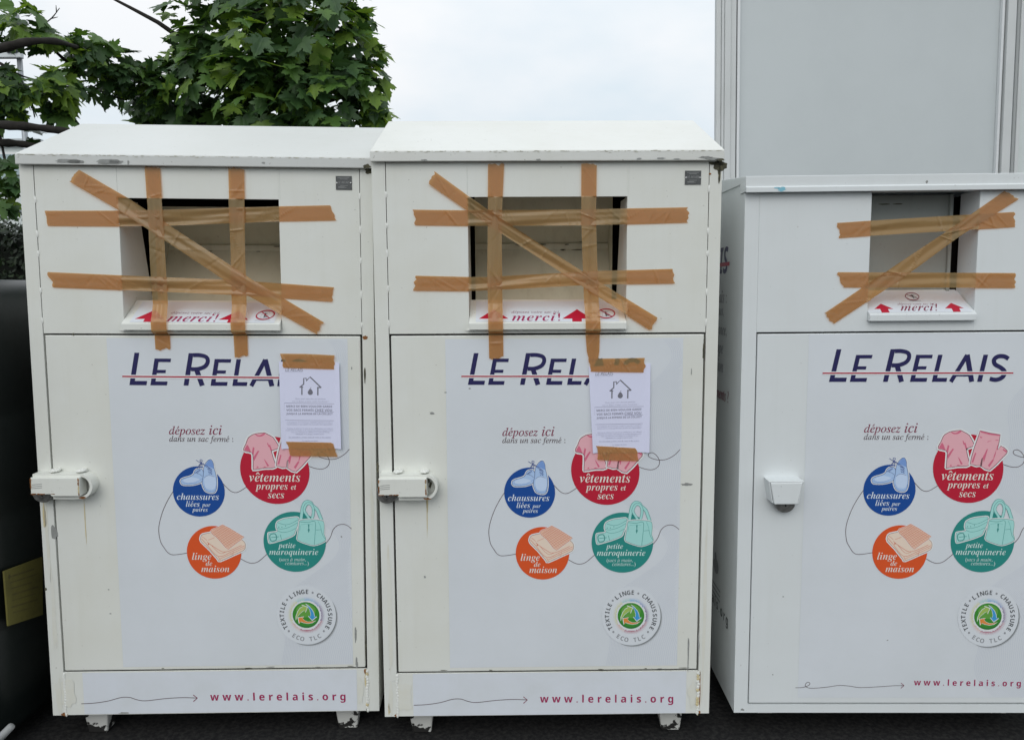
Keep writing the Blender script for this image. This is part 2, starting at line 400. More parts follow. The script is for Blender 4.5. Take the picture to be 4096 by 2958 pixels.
trous = [(1690, 146), (1820, 178), (1952, 198), (1938, 290), (1915, 395), (1960, 345), (2010, 372), (2045, 410), (2038, 440), (1980, 500), (1900, 585), (1815, 660), (1760, 645), (1708, 612), (1722, 500), (1708, 520), (1692, 600), (1640, 602), (1558, 580), (1580, 480), (1620, 350), (1660, 240)]
sticker(a, trous, I_PINK, I_PLINE, 44, 8, sm=False)
a.poly([(1690, 148), (1820, 180), (1950, 200), (1945, 216), (1810, 200), (1700, 170)], I_PINKD)
for p in ([(1575, 560), (1625, 430), (1640, 440), (1600, 560)], [(1722, 500), (1780, 380), (1790, 390), (1740, 560)], [(1790, 600), (1850, 520), (1870, 530), (1810, 620)], [(1900, 400), (1915, 330), (1925, 340), (1915, 395)], [(1680, 215), (1720, 235), (1700, 245)], [(1850, 270), (1780, 300), (1790, 285)], [(1900, 395), (1890, 460), (1850, 560), (1870, 470)], [(1990, 380), (2040, 412), (2030, 430), (1985, 400)], [(1730, 470), (1760, 450), (1735, 560)], [(1885, 265), (1930, 265), (1925, 275), (1890, 272)]):
    a.poly(p, I_PINKD)
for t_, x0, x1, yb in (('vêtements', 1187, 1865, 790), ('propres', 1255, 1690, 895), ('et', 1730, 1803, 895), ('secs', 1413, 1633, 1010)):
    a.text(t_, 'serif', x0, x1, yb, I_CREAMT, -.005)
ARTS['clothes_badge'] = a.mb

toA = mk(zA, A_RED); toB = mk(zB, A_RED)
a = Art(toA, (0, -1, 0))
a.ell(403, 838, 296, 291, I_BLUE, 80)
left_shoe = [(200, 735), (205, 705), (240, 685), (310, 665), (350, 640), (365, 605), (395, 580), (440, 575), (465, 615), (470, 660), (455, 700), (430, 735), (350, 760), (270, 765), (220, 760)]
right_shoe = [(535, 470), (560, 472), (580, 510), (585, 560), (600, 620), (612, 700), (608, 790), (590, 840), (550, 855), (490, 840), (460, 800), (445, 735), (460, 660), (465, 590), (475, 545), (500, 500)]
for p, w in ((left_shoe, 24), (right_shoe, 24)): a.line(smooth_pts(p, True, 3), w, I_WHITE, True)
for p in (left_shoe, right_shoe):
    q = smooth_pts(p, True, 3); a.poly(q, I_SKYB); a.line(q, 6, I_BLINE, True)
a.poly(smooth_pts([(485, 545), (510, 500), (535, 474), (560, 480), (578, 520), (582, 570), (550, 560), (515, 545)], True, 3), I_SKYD)
a.poly(smooth_pts([(470, 690), (520, 655), (590, 665), (600, 760), (580, 810), (530, 815), (480, 790)], True, 3), I_SKYL)
a.poly(smooth_pts([(230, 710), (320, 675), (400, 690), (420, 715), (340, 735), (260, 738)], True, 3), I_SKYL)
a.line(smooth_pts([(470, 680), (520, 652), (588, 668)], n=4), 4, I_BLINE); a.line(smooth_pts([(465, 770), (490, 820), (545, 835), (590, 820), (603, 770)], n=4), 4, I_SKYD)
a.line(smooth_pts([(212, 728), (270, 745), (360, 735), (450, 690)], n=4), 4, I_SKYD); a.line(smooth_pts([(375, 625), (420, 640), (450, 665)], n=4), 4, I_BLINE)
for k in range(4):
    a.line([(512 + 4 * k, 580 + k * 18), (545, 572 + k * 18), (562, 590 + k * 18)], 7, I_LACE); a.line([(365 + k * 16, 628 - k * 12), (385 + k * 13, 612 - k * 8), (398 + k * 11, 626 - k * 9)], 6, I_LACE)
for p in ([(385, 475), (430, 505), (480, 540), (540, 580)], [(395, 575), (420, 530), (440, 505), (455, 480), (440, 468), (428, 480), (440, 505), (450, 545)], [(440, 505), (470, 520), (510, 545), (545, 575)], [(440, 505), (425, 545), (415, 580)]):
    a.line(smooth_pts(p, n=5), 5, I_LACE)
for t_, x0, x1, yb in (('chaussures', 150, 632, 935), ('liées', 250, 408, 1015), ('par', 432, 532, 1015), ('paires', 318, 498, 1072)):
    a.text(t_, 'serif', x0, x1, yb, I_BLUET, -.005)
ARTS['shoe_badge'] = a.mb

a = Art(toB, (0, -1, 0))
a.ell(552, 612, 311, 305, I_ORG, 80)
towel = [(405, 440), (430, 405), (520, 385), (560, 360), (800, 420), (880, 470), (912, 510), (910, 565), (880, 595), (780, 640), (620, 712), (590, 690), (500, 580), (410, 490)]
sticker(a, towel, I_CREAMI, I_OGREY, 30, 5, n=2)
a.line(smooth_pts([(412, 455), (470, 520), (600, 660), (760, 600), (905, 535)], n=4), 5, I_OLINE); a.line(smooth_pts([(420, 430), (480, 480), (610, 620), (690, 605)], n=4), 4, I_OLINE)
a.poly(smooth_pts([(475, 480), (500, 465), (570, 440), (720, 570), (850, 520), (870, 540), (660, 610), (560, 560)], True, 3), I_CREAMI)
a.line(smooth_pts([(475, 490), (510, 520), (600, 580), (660, 608), (740, 590), (870, 530)], n=4), 5, I_OLINE); a.line(smooth_pts([(490, 470), (520, 460), (565, 440)], n=3), 4, I_OLINE)
a.line([(600, 665), (620, 705)], 4, I_OLINE); a.line([(740, 622), (765, 645), (772, 600)], 4, I_OLINE)
a.ell(492, 518, 8, 9, I_OLINE, 12); a.line([(612, 690), (780, 615), (905, 555)], 4, I_OLINE)
cloth = [(522, 370), (535, 350), (600, 325), (660, 293), (740, 335), (900, 435), (860, 470), (790, 520), (715, 578), (680, 550), (600, 450), (540, 400)]
a.line(cloth, 14, I_WHITE, True); a.poly(cloth, I_PEACH); a.line(cloth, 5, I_OLINE, True)
def lerp(p, q, t): return (p[0] + (q[0] - p[0]) * t, p[1] + (q[1] - p[1]) * t)
for k in range(1, 9):
    t = k / 9; a.line([lerp((522, 372), (660, 293), t), lerp((705, 570), (900, 435), t)], 3, I_OLINE)
for k in range(1, 10):
    t = k / 10; a.line([lerp((522, 372), (705, 570), t), lerp((660, 293), (900, 435), t)], 3, I_OLINE)
for t_, x0, x1, yb in (('linge', 298, 520, 698), ('de', 452, 527, 768), ('maison', 398, 720, 840)):
    a.text(t_, 'serif', x0, x1, yb, I_CREAMT, -.005)
ARTS['linen_badge'] = a.mb

a = Art(toB, (0, -1, 0))
a.ell(1481, 488, 358, 349, I_TEAL, 80)
belt = [(1180, 400), (1200, 385), (1270, 375), (1290, 360), (1275, 320), (1290, 260), (1360, 225), (1440, 212), (1520, 205), (1534, 235), (1520, 300), (1490, 370), (1470, 410), (1380, 450), (1300, 475), (1210, 500), (1185, 490)]
sticker(a, belt, I_MINT, I_MGREY, 24, 5, n=3)
a.line(smooth_pts([(1285, 330), (1330, 340), (1420, 320), (1525, 265)], n=4), 4, I_MLINE); a.line(smooth_pts([(1300, 270), (1380, 290), (1450, 275), (1530, 230)], n=4), 4, I_MLINE)
a.line(smooth_pts([(1290, 362), (1350, 380), (1430, 365), (1500, 330)], n=4), 4, I_MLINE)
a.line(smooth_pts([(1200, 410), (1262, 398), (1270, 465), (1210, 478)], True, 3), 11, I_MLINE, True); a.line([(1212, 440), (1300, 430)], 6, I_MLINE); a.line([(1318, 405), (1332, 465)], 5, I_MLINE)
for x, y in ((1340, 318), (1382, 304), (1305, 318)): a.ell(x, y, 5, 6, I_MLINE, 10)
bagh = [(1560, 240), (1575, 150), (1590, 80), (1615, 35), (1645, 22), (1680, 35), (1705, 70), (1750, 110), (1775, 170), (1800, 240)]
a.line(smooth_pts(bagh, n=4), 40, I_MLINE); a.line(smooth_pts(bagh, n=4), 30, I_MINT)
bh2 = [(1690, 225), (1708, 150), (1705, 90), (1680, 50), (1645, 45), (1615, 80), (1605, 130), (1640, 190), (1665, 230)]
a.line(smooth_pts(bh2, n=4), 32, I_MLINE); a.line(smooth_pts(bh2, n=4), 23, I_MINT)
bag = [(1545, 250), (1570, 235), (1680, 228), (1800, 240), (1826, 265), (1828, 330), (1822, 400), (1842, 465), (1780, 505), (1700, 528), (1620, 510), (1520, 470), (1515, 430), (1530, 350), (1538, 290)]
sticker(a, bag, I_MINT, I_MGREY, 22, 6, n=2)
a.line(smooth_pts([(1550, 255), (1640, 262), (1720, 250), (1725, 330), (1715, 430), (1705, 522)], n=4), 5, I_MLINE); a.line(smooth_pts([(1560, 290), (1640, 280), (1700, 290)], n=3), 4, I_MINTD)
a.line(smooth_pts([(1760, 250), (1785, 310), (1790, 350)], n=3), 6, I_MINTD); a.line([(1730, 352), (1795, 345)], 4, I_MLINE); a.line(smooth_pts([(1790, 350), (1810, 420), (1840, 460)], n=3), 4, I_MLINE)
a.poly([(1640, 285), (1658, 285), (1652, 330), (1660, 350), (1645, 385), (1636, 350), (1645, 330)], I_MLINE); a.line(smooth_pts([(1550, 300), (1545, 360)], n=2), 6, I_MINTD)
for t_, x0, x1, yb in (('petite', 1288, 1488, 560), ('maroquinerie', 1183, 1748, 640)): a.text(t_, 'serif', x0, x1, yb, I_MINTT, -.005)
for t_, x0, x1, yb in (('(sacs à main,', 1297, 1602, 712), ('ceintures...)', 1362, 1634, 757)): a.text(t_, 'italic', x0, x1, yb, I_MINTT)
ARTS['leather_badge'] = a.mb

# linking thread between the badges
a = Art(toA, (0, -1, 0), lift=.00005, step=.00001)
def thread(pts, w=7): a.line(smooth_pts(pts, n=7), w, I_BROWN)
oB = (2000 - 1680) / .3439
thread([(680, 745), (720, 790), (770, 835), (820, 850), (870, 836), (950, 785)])
thread([(110, 838), (40, 950), (-25, 1090), (-70, 1260), (-60, 1400), (-25, 1480), (60, 1570), (150, 1630), (260, 1565 + 990 - oB + 0)][:7] + [(245, 622 + oB)])
thread([(850, 685 + oB), (930, 728 + oB), (990, 738 + oB), (1060, 715 + oB), (1160, 630 + oB)])
thread([(1830, 518 + oB), (1890, 440 + oB), (1930, 345 + oB), (1985, 295 + oB), (2050, 284 + oB), (2100, 303 + oB), (2140, 338 + oB)])
thread([(1670, 540), (1760, 568), (1840, 570), (1900, 530), (1912, 470), (1880, 410), (1830, 376), (1785, 390), (1800, 430), (1900, 460), (2000, 450), (2090, 400), (2150, 340)])
for t_, x0, x1, yb, m_ in (('déposez', 85, 500, 180, I_MAROON), ('ici', 545, 692, 180, I_MAROON), ('dans un sac fermé :', 85, 818, 262, I_BROWN)):
    a.text(t_, 'italic', x0, x1, yb, m_, .006)
ARTS['thread_print'] = a.mb

# eco badge
toD = mk(zD, A_RED)
a = Art(toD, (0, -1, 0))
CX, CY = 845, 825
def arc(r, a0, a1, n=48, cx=CX, cy=CY): return [(cx + r * math.cos(a0 + (a1 - a0) * i / n), cy - r * math.sin(a0 + (a1 - a0) * i / n)) for i in range(n + 1)]
cres = arc(690, R(28), R(-112)); n_ = len(cres)
for grow, m_ in ((46, I_SHADE2), (26, I_SHADE)):
    out_ = [(CX + (690 + grow * math.sin(math.pi * i / (n_ - 1)) ** .7) * math.cos(R(28) + R(-140) * i / (n_ - 1)), CY - (690 + grow * math.sin(math.pi * i / (n_ - 1)) ** .7) * math.sin(R(28) + R(-140) * i / (n_ - 1))) for i in range(n_)]
    a.up(); k0 = [a.P(*p) for p in cres] + [a.P(*p) for p in out_]
    a.mb.add(k0, [(i, i + 1, n_ + i + 1, n_ + i) for i in range(n_ - 1)], m_)
a.ell(CX, CY, 688, 684, I_DISC, 80)
a.up()
cols = [(R(-20), I_PURP), (R(-60), I_CRIM), (R(-115), I_CRIM), (R(-150), I_SALM), (R(-200), I_YEL), (R(-235), I_YEL), (R(-265), I_MINTD), (R(-300), I_CYAN), (R(-325), I_MARINE), (R(-345), I_PURP)]
for ix in range(-21, 22):
    for iy in range(-21, 22):
        x, y = ix * 22 + (iy % 2) * 11, iy * 19.5; r_ = math.hypot(x, y)
        if 348 < r_ < 440:
            an = -(math.atan2(-y, x) % (2 * math.pi)); an = -((2 * math.pi - (math.atan2(-y, x) % (2 * math.pi))))
            m_ = cols[-1][1]
            for lim, mm in cols:
                if an > lim: m_ = mm; break
            q = 11.5 * (1 - (r_ - 348) / 115) * (1.0 if m_ in (I_PURP, I_CRIM) else .92)
            pts = [a.P(CX + x + q * math.cos(k * math.pi / 3), CY + y + q * math.sin(k * math.pi / 3)) for k in range(6)]
            a.mb.add(pts, [tuple(range(6))], m_)
a.ell(CX, CY, 328, 328, I_WHITE, 64); a.ell(CX - 5, CY - 3, 312, 303, I_GREEND, 64); a.ell(CX - 5, CY - 22, 300, 276, I_GREEN, 64); a.ell(CX - 5, CY - 110, 225, 160, I_GREENL, 48)
for pts, m_ in (([(600, 940), (605, 850), (648, 740), (705, 660), (775, 622), (748, 585), (882, 632), (830, 762), (808, 708), (760, 735), (690, 795), (632, 870)], I_LIME),
                ([(840, 558), (920, 620), (990, 700), (1025, 780), (1038, 862), (1088, 862), (978, 952), (890, 845), (945, 858), (950, 780), (928, 690), (890, 620)], I_CYAN),
                ([(1065, 955), (980, 1000), (880, 1020), (770, 1000), (702, 972), (672, 1022), (645, 880), (787, 862), (745, 895), (800, 950), (870, 982), (960, 980)], I_OR2)):
    a.poly(pts, I_WHITE); cx_ = sum(p[0] for p in pts) / len(pts); cy_ = sum(p[1] for p in pts) / len(pts)
    a.line(pts, 14, I_WHITE, True); a.poly([(p[0] * .93 + cx_ * .07, p[1] * .93 + cy_ * .07) for p in pts], m_)
a.up()
def ring(word, a0, a1, rad, m_, flip=False):
    for i, ch in enumerate(word):
        if ch == ' ': continue
        an = R(a0 + (a1 - a0) * i / (len(word) - 1))
        a.glyph(ch, 'sansb', CX + rad * math.cos(an), CY - rad * math.sin(an), an + (math.pi / 2 if flip else -math.pi / 2), 140, m_)
ring('TEXTILE', 210, 152.5, 565, I_CHAR); ring('LINGE', 128, 86, 550, I_CHAR); ring('CHAUSSURE', 57, -31, 556, I_CHAR); ring('ECO TLC', 237.7, 300, 562, I_GREY, True)
for x, y in ((1012, 298), (413, 465), (428, 1197), (1238, 1197)): a.ell(x, y, 24, 25, I_GREY, 18)
ARTS['recycling_badge'] = a.mb

# name logo, drawn from its strokes (italic small capitals struck through by a red line)
A_LOGO = loc(MID, z6(690, 275))
toL = mk(z6, A_LOGO)
a = Art(toL, (0, -1, 0))
SH = .19
def up_(pts): return [(x + SH * (275 - y), y) for x, y in pts]
def block(x0, x1, y0, y1): a.mb.add([a.P(*p) for p in up_([(x0, y0), (x1, y0), (x1, y1), (x0, y1)])], [(0, 1, 2, 3)], I_NAVY)
a.up()
block(690, 717, 90, 251); block(690, 786, 251, 275)
def letterE(x):
    block(x, x + 25, 122, 275); block(x + 25, x + 93, 122, 142); block(x + 25, x + 74, 187, 205); block(x + 25, x + 93, 253, 275)
letterE(808); letterE(1147)
block(995, 1022, 90, 275)
a.line(up_(smooth_pts([(1022, 101), (1060, 101), (1098, 112), (1110, 138), (1098, 165), (1062, 180), (1022, 181)], n=5)), 23, I_NAVY)
a.line(up_([(1052, 180), (1100, 275)]), 28, I_NAVY)
a.up(); block(1270, 1295, 122, 253); block(1270, 1352, 253, 275)
a.line([(1377, 275), (1462, 124)], 23, I_NAVY); a.line([(1462, 122), (1494, 275)], 28, I_NAVY); a.line([(1400, 236), (1484, 236)], 17, I_NAVY)
a.up(); block(1524, 1550, 122, 275)
a.line(smooth_pts([(1694, 146), (1670, 132), (1636, 132), (1614, 150), (1620, 176), (1654, 196), (1676, 220), (1664, 250), (1630, 264), (1594, 258)], n=5), 24, I_NAVY)
a.line([(655, 226), (1722, 226)], 19, I_WHITE); a.line([(652, 226), (1724, 226)], 8.5, I_LINE)
ARTS['name_logo'] = a.mb

# web address line
A_WEB = loc(MID, z7(1112, 815))
toW = mk(z7, A_WEB)
def web_art(arrow):
    b = Art(toW, (0, -1, 0))
    b.text('www.lerelais.org', 'sansb', 1112, 1892, 815, I_WEB, 0, 1.62)
    b.line(smooth_pts(arrow, n=6), 3.6, I_BROWN)
    e = arrow[-1]; b.line([(e[0] - 23, e[1] - 18), e, (e[0] - 23, e[1] + 20)], 4.5, I_MAROON)
    return b.mb
ARTS['web_print'] = web_art([(374, 831), (450, 827), (530, 815), (600, 796), (650, 795), (690, 808), (740, 815), (850, 803), (950, 797), (1038, 800)])
ARTS['web_print_loop'] = web_art([(240, 842), (290, 840), (330, 828), (346, 812), (334, 800), (316, 810), (314, 830), (345, 844), (410, 842), (480, 834), (560, 822), (640, 826), (720, 836), (860, 828), (960, 820), (1040, 818)])

_shared = {}
def put_art(name, parent, dx, dz, k, key=None, y=-.0012):
    """link a print onto a bin's front; the three bins share its mesh"""
    key = key or name
    if key not in _shared:
        o = ARTS[key].build(name, parent, recalc=False); _shared[key] = o.data
    else:
        o = bpy.data.objects.new(name, _shared[key]); COL.objects.link(o); o.parent = parent
    o.location = (dx, y, dz); o.scale = (k, 1, k)
    return o

# ------------------------------------------------------------------ clothing bins
def poster(root, u0, u1, v0, v1, red, kr, logo, kl, extra=None):
    mb = MB(); Y = -.0006
    pl = [(u0, Y, v0), (u1, Y, v0), (u1, Y, v1), (u0, Y, v1)]
    mb.add(pl, [(0, 1, 2, 3)], M_POSTER)
    # fine wavy guilloche lines in the right part
    W_ = u1 - u0
    for k in range(54):
        pts = []
        for i in range(90):
            v = v0 + .004 + (v1 - v0 - .008) * i / 89; s_ = (v1 - v) * 9.2
            w = max(0, (v1 - v)) ; edge = u1 - .17 + .085 * math.sin(s_ + .9) + .035 * math.sin(s_ * 1.9 + 1) + .03 * math.sin(s_ * .45)
            u = edge + k * .0062 + .010 * math.sin(s_ * 2.1 + k * .11)
            pts.append((u, v))
        run = []
        for p in pts + [(9, 9)]:
            if u0 + .02 < p[0] < u1 - .002: run.append(p)
            else:
                if len(run) > 2:
                    n = len(run); wd = .00048
                    mb.add([(x - wd, Y - .0002, z) for x, z in run] + [(x + wd, Y - .0002, z) for x, z in run], [(i, i + 1, n + i + 1, n + i) for i in range(n - 1)], I_WAVE)
                run = []
    mb.join(ARTS['thread_print'], red[0], -.0010, red[1], kr)
    if extra: mb.join(*extra)
    p = mb.build('poster', root, recalc=False)
    for nm in ('clothes_badge', 'shoe_badge', 'linen_badge', 'leather_badge', 'recycling_badge'):
        put_art(nm, p, red[0], red[1], kr, y=-.0014)
    put_art('name_logo', p, logo[0], logo[1], kl)
    return p

def padlock(root_part, cx, cz, r, y):
    mb = MB(); n = 28
    prof = [(r, 0), (r, -.010), (r * .93, -.016), (r * .5, -.019), (r * .46, -.017), (r * .2, -.017), (0.001, -.016)]
    vs_ = []; fs_ = []
    for rr, yy in prof:
        for i in range(n): vs_.append((cx + rr * math.cos(2 * math.pi * i / n), y + yy, cz + rr * math.sin(2 * math.pi * i / n)))
    for j in range(len(prof) - 1):
        for i in range(n): fs_.append((j * n + i, j * n + (i + 1) % n, (j + 1) * n + (i + 1) % n, (j + 1) * n + i))
    mb.add(vs_, fs_, M_STEEL)
    mb.box(cx - .002, cx + .002, y - .0185, y - .010, cz - .012, cz + .006, M_DARK)
    return mb.build('padlock', root_part, smooth=False)

def tray_poly_art(name, pose, parent, plane_p, plane_n, quad, z, draw):
    """sticker on the sloping loading shelf"""
    P = Vector(plane_p); nn = Vector(plane_n).normalized()
    b = Art(lambda x, y: loc(pose, z(x, y), P, nn), nn, step=.00015, lift=.0002)
    b.poly(quad, M_STRIP); draw(b)
    return b.build(name, parent)

def big_bin(pose, name_label, group, dz, flap_top, door, post, red, kr, logo, kl, web, kw, strip, chips, plate, nz_):
    root = empty('clothing_bin', pose.mat())
    tag(root, name_label, 'clothing bin', group)
    W, T = 1.18, 1.9665 + dz
    PW = .0455
    # body: corner posts, side and back sheets, floor
    b = MB()
    for x0, x1 in ((0, PW), (W - PW + .004, W)): b.box(x0, x1, 0, .055, 0, T, M_OLD)
    b.box(0, .004, .055, 1.10, 0, T, M_OLD); b.box(W - .004, W, .055, 1.10, 0, T, M_OLD)
    b.box(.004, W - .004, 1.096, 1.10, 0, T, M_OLD); b.box(.004, W - .004, .055, 1.096, .002, .006, M_OLD)
    # small blemishes on the posts and welds along the seams
    wl = b
    for x in (PW + .001, W - PW + .003):
        for z in (1.44, 1.53, 1.66, 1.745, 1.86):
            wl.blob((x, 0, z + random.uniform(-.02, .02)), (.0045, .0018, .009 + random.random() * .005), M_WELD, wob=.5)
    k = 0
    while k < 15:
        z = .004 + k * .0108
        wl.blob((W - PW + .003 + random.uniform(-.002, .002), -.001, z), (.006, .003, .0075), M_WELD if random.random() < .8 else M_RUNS, wob=.6, seg=8, rings=5)
        wl.blob((PW + .001 + random.uniform(-.0015, .0015), -.0005, z), (.0045, .002, .0075), M_WELD, wob=.6, seg=8, rings=5); k += 1
    ch = b
    for (cx, cz, rx, rz, mm) in chips: ch.chip(cx, cz, rx, rz, mm)
    body = b.build('body', root, bevel=.004)
    # lid: fascia, sloping roof, ridge
    l = MB()
    L0 = T - .002
    prof = [(-.020, L0), (-.020, L0 + .034), (-.016, L0 + .037), (.42, L0 + .222), (1.0, L0 + .232), (1.11, L0 + .19), (1.11, L0), (.06, L0), (.06, L0 + .012), (-.012, L0 + .012), (-.012, L0)]
    l.prism(prof, -.001, W + .002, M_LID2 if pose is LEFT else M_LID)
    c2 = l
    for cx, cz, rx, rz, mm in nz_: c2.chip(cx, cz + L0, rx, rz, mm, y=-.0207)
    for i in range(150): c2.chip(random.uniform(.01, W - .01), L0 + .0335 - abs(random.gauss(0, .0022)), random.uniform(.001, .008), random.uniform(.0003, .0011), M_EDGE, y=-.0206, n=9)
    lid = l.build('lid', root, bevel=.003)
    # upper panel with the loading opening
    S0, S1, SB, ST = .3215, .8615, 1.404, 1.850
    x0, x1 = PW + .0022, W - PW + .0018; z0, z1 = 1.3895, T
    u = MB(); ty = .003
    for xa, xb, za, zb in ((x0, S0, z0, z1), (S1, x1, z0, z1), (S0, S1, z0, SB), (S0, S1, ST, z1)):
        u.box(xa, xb, .001, .001 + ty, za, zb, M_OLD)
    # returns (reveals) of the opening
    for x, s_ in ((S0, -1), (S1, 1)):
        xa, xb = (x - .003, x) if s_ < 0 else (x, x + .003)
        u.prism([(.0045, SB), (.0045, ST), (.15, ST), (.24, 1.50), (.24, SB)], xa, xb, M_OLD)
    # faint folded seams that run on from the opening's sides
    sm = u
    for x in (S0 - .002, S1 + .004): sm.box(x, x + .0012, .0002, .0014, ST + .002, z1 - .004, M_LID)
    up = u.build('upper_panel', root, bevel=.0008)
    # chute drum (V-shaped) behind the opening
    d = MB(); D0, D1 = .336, .847
    (py, pz), (ry, rz), (qy, qz) = (.25, flap_top), (.38, 1.705), (.25, 1.485)
    th = .004
    d.add([(D0, py, pz), (D1, py, pz), (D1, ry, rz + .012), (D0, ry, rz + .012)], [(0, 1, 2, 3)], M_CREAM)
    d.add([(D0, ry, rz + .012), (D1, ry, rz + .012), (D1, ry - .010, rz + .008), (D0, ry - .010, rz + .008)], [(0, 1, 2, 3)], M_CREAM)
    d.add([(D0, ry - .010, rz + .008), (D1, ry - .010, rz + .008), (D1, ry - .008, rz - .012), (D0, ry - .008, rz - .012)], [(0, 1, 2, 3)], M_CREAM)
    d.add([(D0, ry - .008, rz - .012), (D1, ry - .008, rz - .012), (D1, qy, qz), (D0, qy, qz)], [(0, 1, 2, 3)], M_CREAM)
    for x in (D0, D1): d.add([(x, py, pz), (x, ry, rz + .012), (x, ry - .010, rz + .008), (x, ry - .008, rz - .012), (x, qy, qz)], [(0, 1, 2, 3, 4)], M_CREAM)
    for i in range(9): d.chip(random.uniform(D0 + .05, D1 - .05), random.choice((1.72, 1.71, 1.69, 1.62)), random.uniform(.004, .03), random.uniform(.0012, .003), M_MOULD, y=.361, n=10)
    drum = d.build('chute_drum', root)
    # near-black sheets that paint in the shade inside the hopper
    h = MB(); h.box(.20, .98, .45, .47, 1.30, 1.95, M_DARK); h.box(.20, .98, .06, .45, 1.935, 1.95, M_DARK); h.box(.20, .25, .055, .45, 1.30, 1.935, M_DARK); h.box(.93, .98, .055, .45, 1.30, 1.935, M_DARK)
    h.build('hopper_shade', drum)
    # loading tray with sticker
    tr = MB()
    tr.prism([(-.022, 1.404), (-.022, 1.4245), (-.018, 1.428), (.105, 1.503), (.25, 1.500), (.25, 1.48), (.11, 1.47), (0.0005, 1.404)], S0 + .001, S1 - .002, M_OLD)
    tw = tr
    for x in (.33, .50, .64, .84): tw.blob((x, -.004, 1.402), (.018, .004, .005), M_WELD, wob=.7)
    tray = tr.build('loading_tray', root, bevel=.0025)
    # nameplate
    pu, pv = plate
    npm = MB(); npm.box(pu, pu + .0545, -.0015, .001, pv - .046, pv, M_PLATE)
    na = Art(lambda x, y: (pu + x, -.0016, pv - y), (0, -1, 0), lift=.0001, mb=npm)
    na.text('LE RELAIS', 'sansi', .007, .0475, .0245, M_PLATETXT)
    for y, xa, xb in ((.0065, .006, .046), (.0105, .014, .040), (.032, .014, .040), (.037, .008, .030), (.0385, .008, .036)): na.line([(xa, y), (xb, y)], .0012, M_PLATETXT)
    npl = npm.build('nameplate', root, bevel=.0005)
    for x in (.0035, .051):
        sc = MB(); sc.blob((pu + x, -.002, pv - .023), (.0028, .0018, .0028), M_SCREW); sc.build('screw', npl, smooth=True)
    # door
    du0, du1, dv0, dv1 = door
    dm = MB(); dm.box(du0, du1, 0, .030, dv0, dv1, M_OLD)
    dc = dm
    for k_ in range(6): dc.chip(random.uniform(du0 + .02, du1 - .02), dv0 + random.uniform(.001, .006), random.uniform(.004, .016), .0014, M_MOULD if random.random() < .7 else M_GREY, n=12)
    dr = dm.build('door', root, bevel=.003)
    # lower fixed panel with the web address strip
    lp = MB(); lp.box(PW + .0022, W - PW + .0018, .001, .006, 0, .1645, M_OLD)
    lop = lp.build('lower_panel', root, bevel=.001)
    s0, s1, t0, t1 = strip
    st = MB(); st.add([(s0, 0.0003, t0), (s1, 0.0003, t0), (s1, 0.0003, t1), (s0, 0.0003, t1)], [(0, 1, 2, 3)], M_STRIP)
    st.join(ARTS['web_print'], web[0], -.0004, web[1], kw)
    sp_ = st.build('address_strip', root, recalc=False)
    poster(root, *post, red, kr, logo, kl)
    # lock: strap guard, cover box, padlock
    lk = MB()
    def q(x, y): p = loc(pose_lock, zL(x, y), (0, -.045, 0)); return (p.x, p.z)
    pose_lock = MID
    cpts = [q(*p) for p in [(640, 648)] + [(1000, 645), (1500, 645), (1700, 645)]] + [q(*p) for p in smooth_pts([(1700, 645), (1800, 690), (1880, 780), (1915, 900), (1890, 1020), (1820, 1120), (1720, 1180)], n=4)[1:]] + [q(*p) for p in ((1500, 1192), (1070, 1192))]
    n = len(cpts); wd = .0045
    ins = []
    for i in range(n):
        A_ = Vector(cpts[max(i - 1, 0)]); B_ = Vector(cpts[min(i + 1, n - 1)]); dd = (B_ - A_).normalized(); ins.append((cpts[i][0] + dd.y * wd * 2, cpts[i][1] - dd.x * wd * 2))
    vs_ = [(x, yy, z) for yy in (-.048, 0) for x, z in cpts] + [(x, yy, z) for yy in (-.048, 0) for x, z in ins]
    fs_ = []
    for i in range(n - 1):
        fs_ += [(i, i + 1, n + i + 1, n + i), (2 * n + i, 3 * n + i, 3 * n + i + 1, 2 * n + i + 1), (i, 2 * n + i, 2 * n + i + 1, i + 1), (n + i, n + i + 1, 3 * n + i + 1, 3 * n + i)]
    fs_ += [(0, n, 3 * n, 2 * n), (n - 1, 3 * n - 1, 4 * n - 1, 2 * n - 1)]
    lk.add(vs_, fs_, M_OLD)
    for x, y in ((1030, 600), (1615, 600)):
        c = q(x, y); lk.blob((c[0], -.02, c[1]), (.016, .024, .007), M_WELD, wob=.4)
    ba = q(1680, 905)
    gc = lk
    for i in range(4): gc.chip(ba[0] + random.uniform(.002, .012), ba[1] + random.uniform(-.02, .02), .004, .006, M_MOULD, y=-.0012)
    gc.chip(q(1690, 1160)[0], q(1690, 1160)[1], .012, .004, M_RUST, y=-.0487)
    lg = lk.build('lock_guard', root, bevel=.001)
    cv = MB()
    def q2(x, y): p = loc(MID, zL(x, y), (0, -.062, 0)); return (p.x, p.z)
    x0_, ztop = q2(612, 730); x1_, zb = q2(1680, 1140); xn, zn = q2(1040, 1100)
    cv.extrude([(x0_, zn), (xn, zn), (xn + .002, zb), (x1_, zb), (x1_, ztop), (x0_, ztop)], -.062, -.012, M_OLD)
    rc = cv
    for i in range(10): rc.chip(x0_ + .003 + random.uniform(0, .075), zn + .0022, random.uniform(.003, .010), random.uniform(.001, .0028), M_RUST, y=-.0625, n=12)
    for i in range(5): rc.chip(x0_ + .002, zn + random.uniform(.008, .06), .0022, .007, M_RUST, y=-.0625, n=12)
    for i in range(5): rc.chip(x1_ - .0035, zb + random.uniform(.008, .06), .0024, .007, M_RUST if i < 3 else M_RUNS, y=-.0625, n=12)
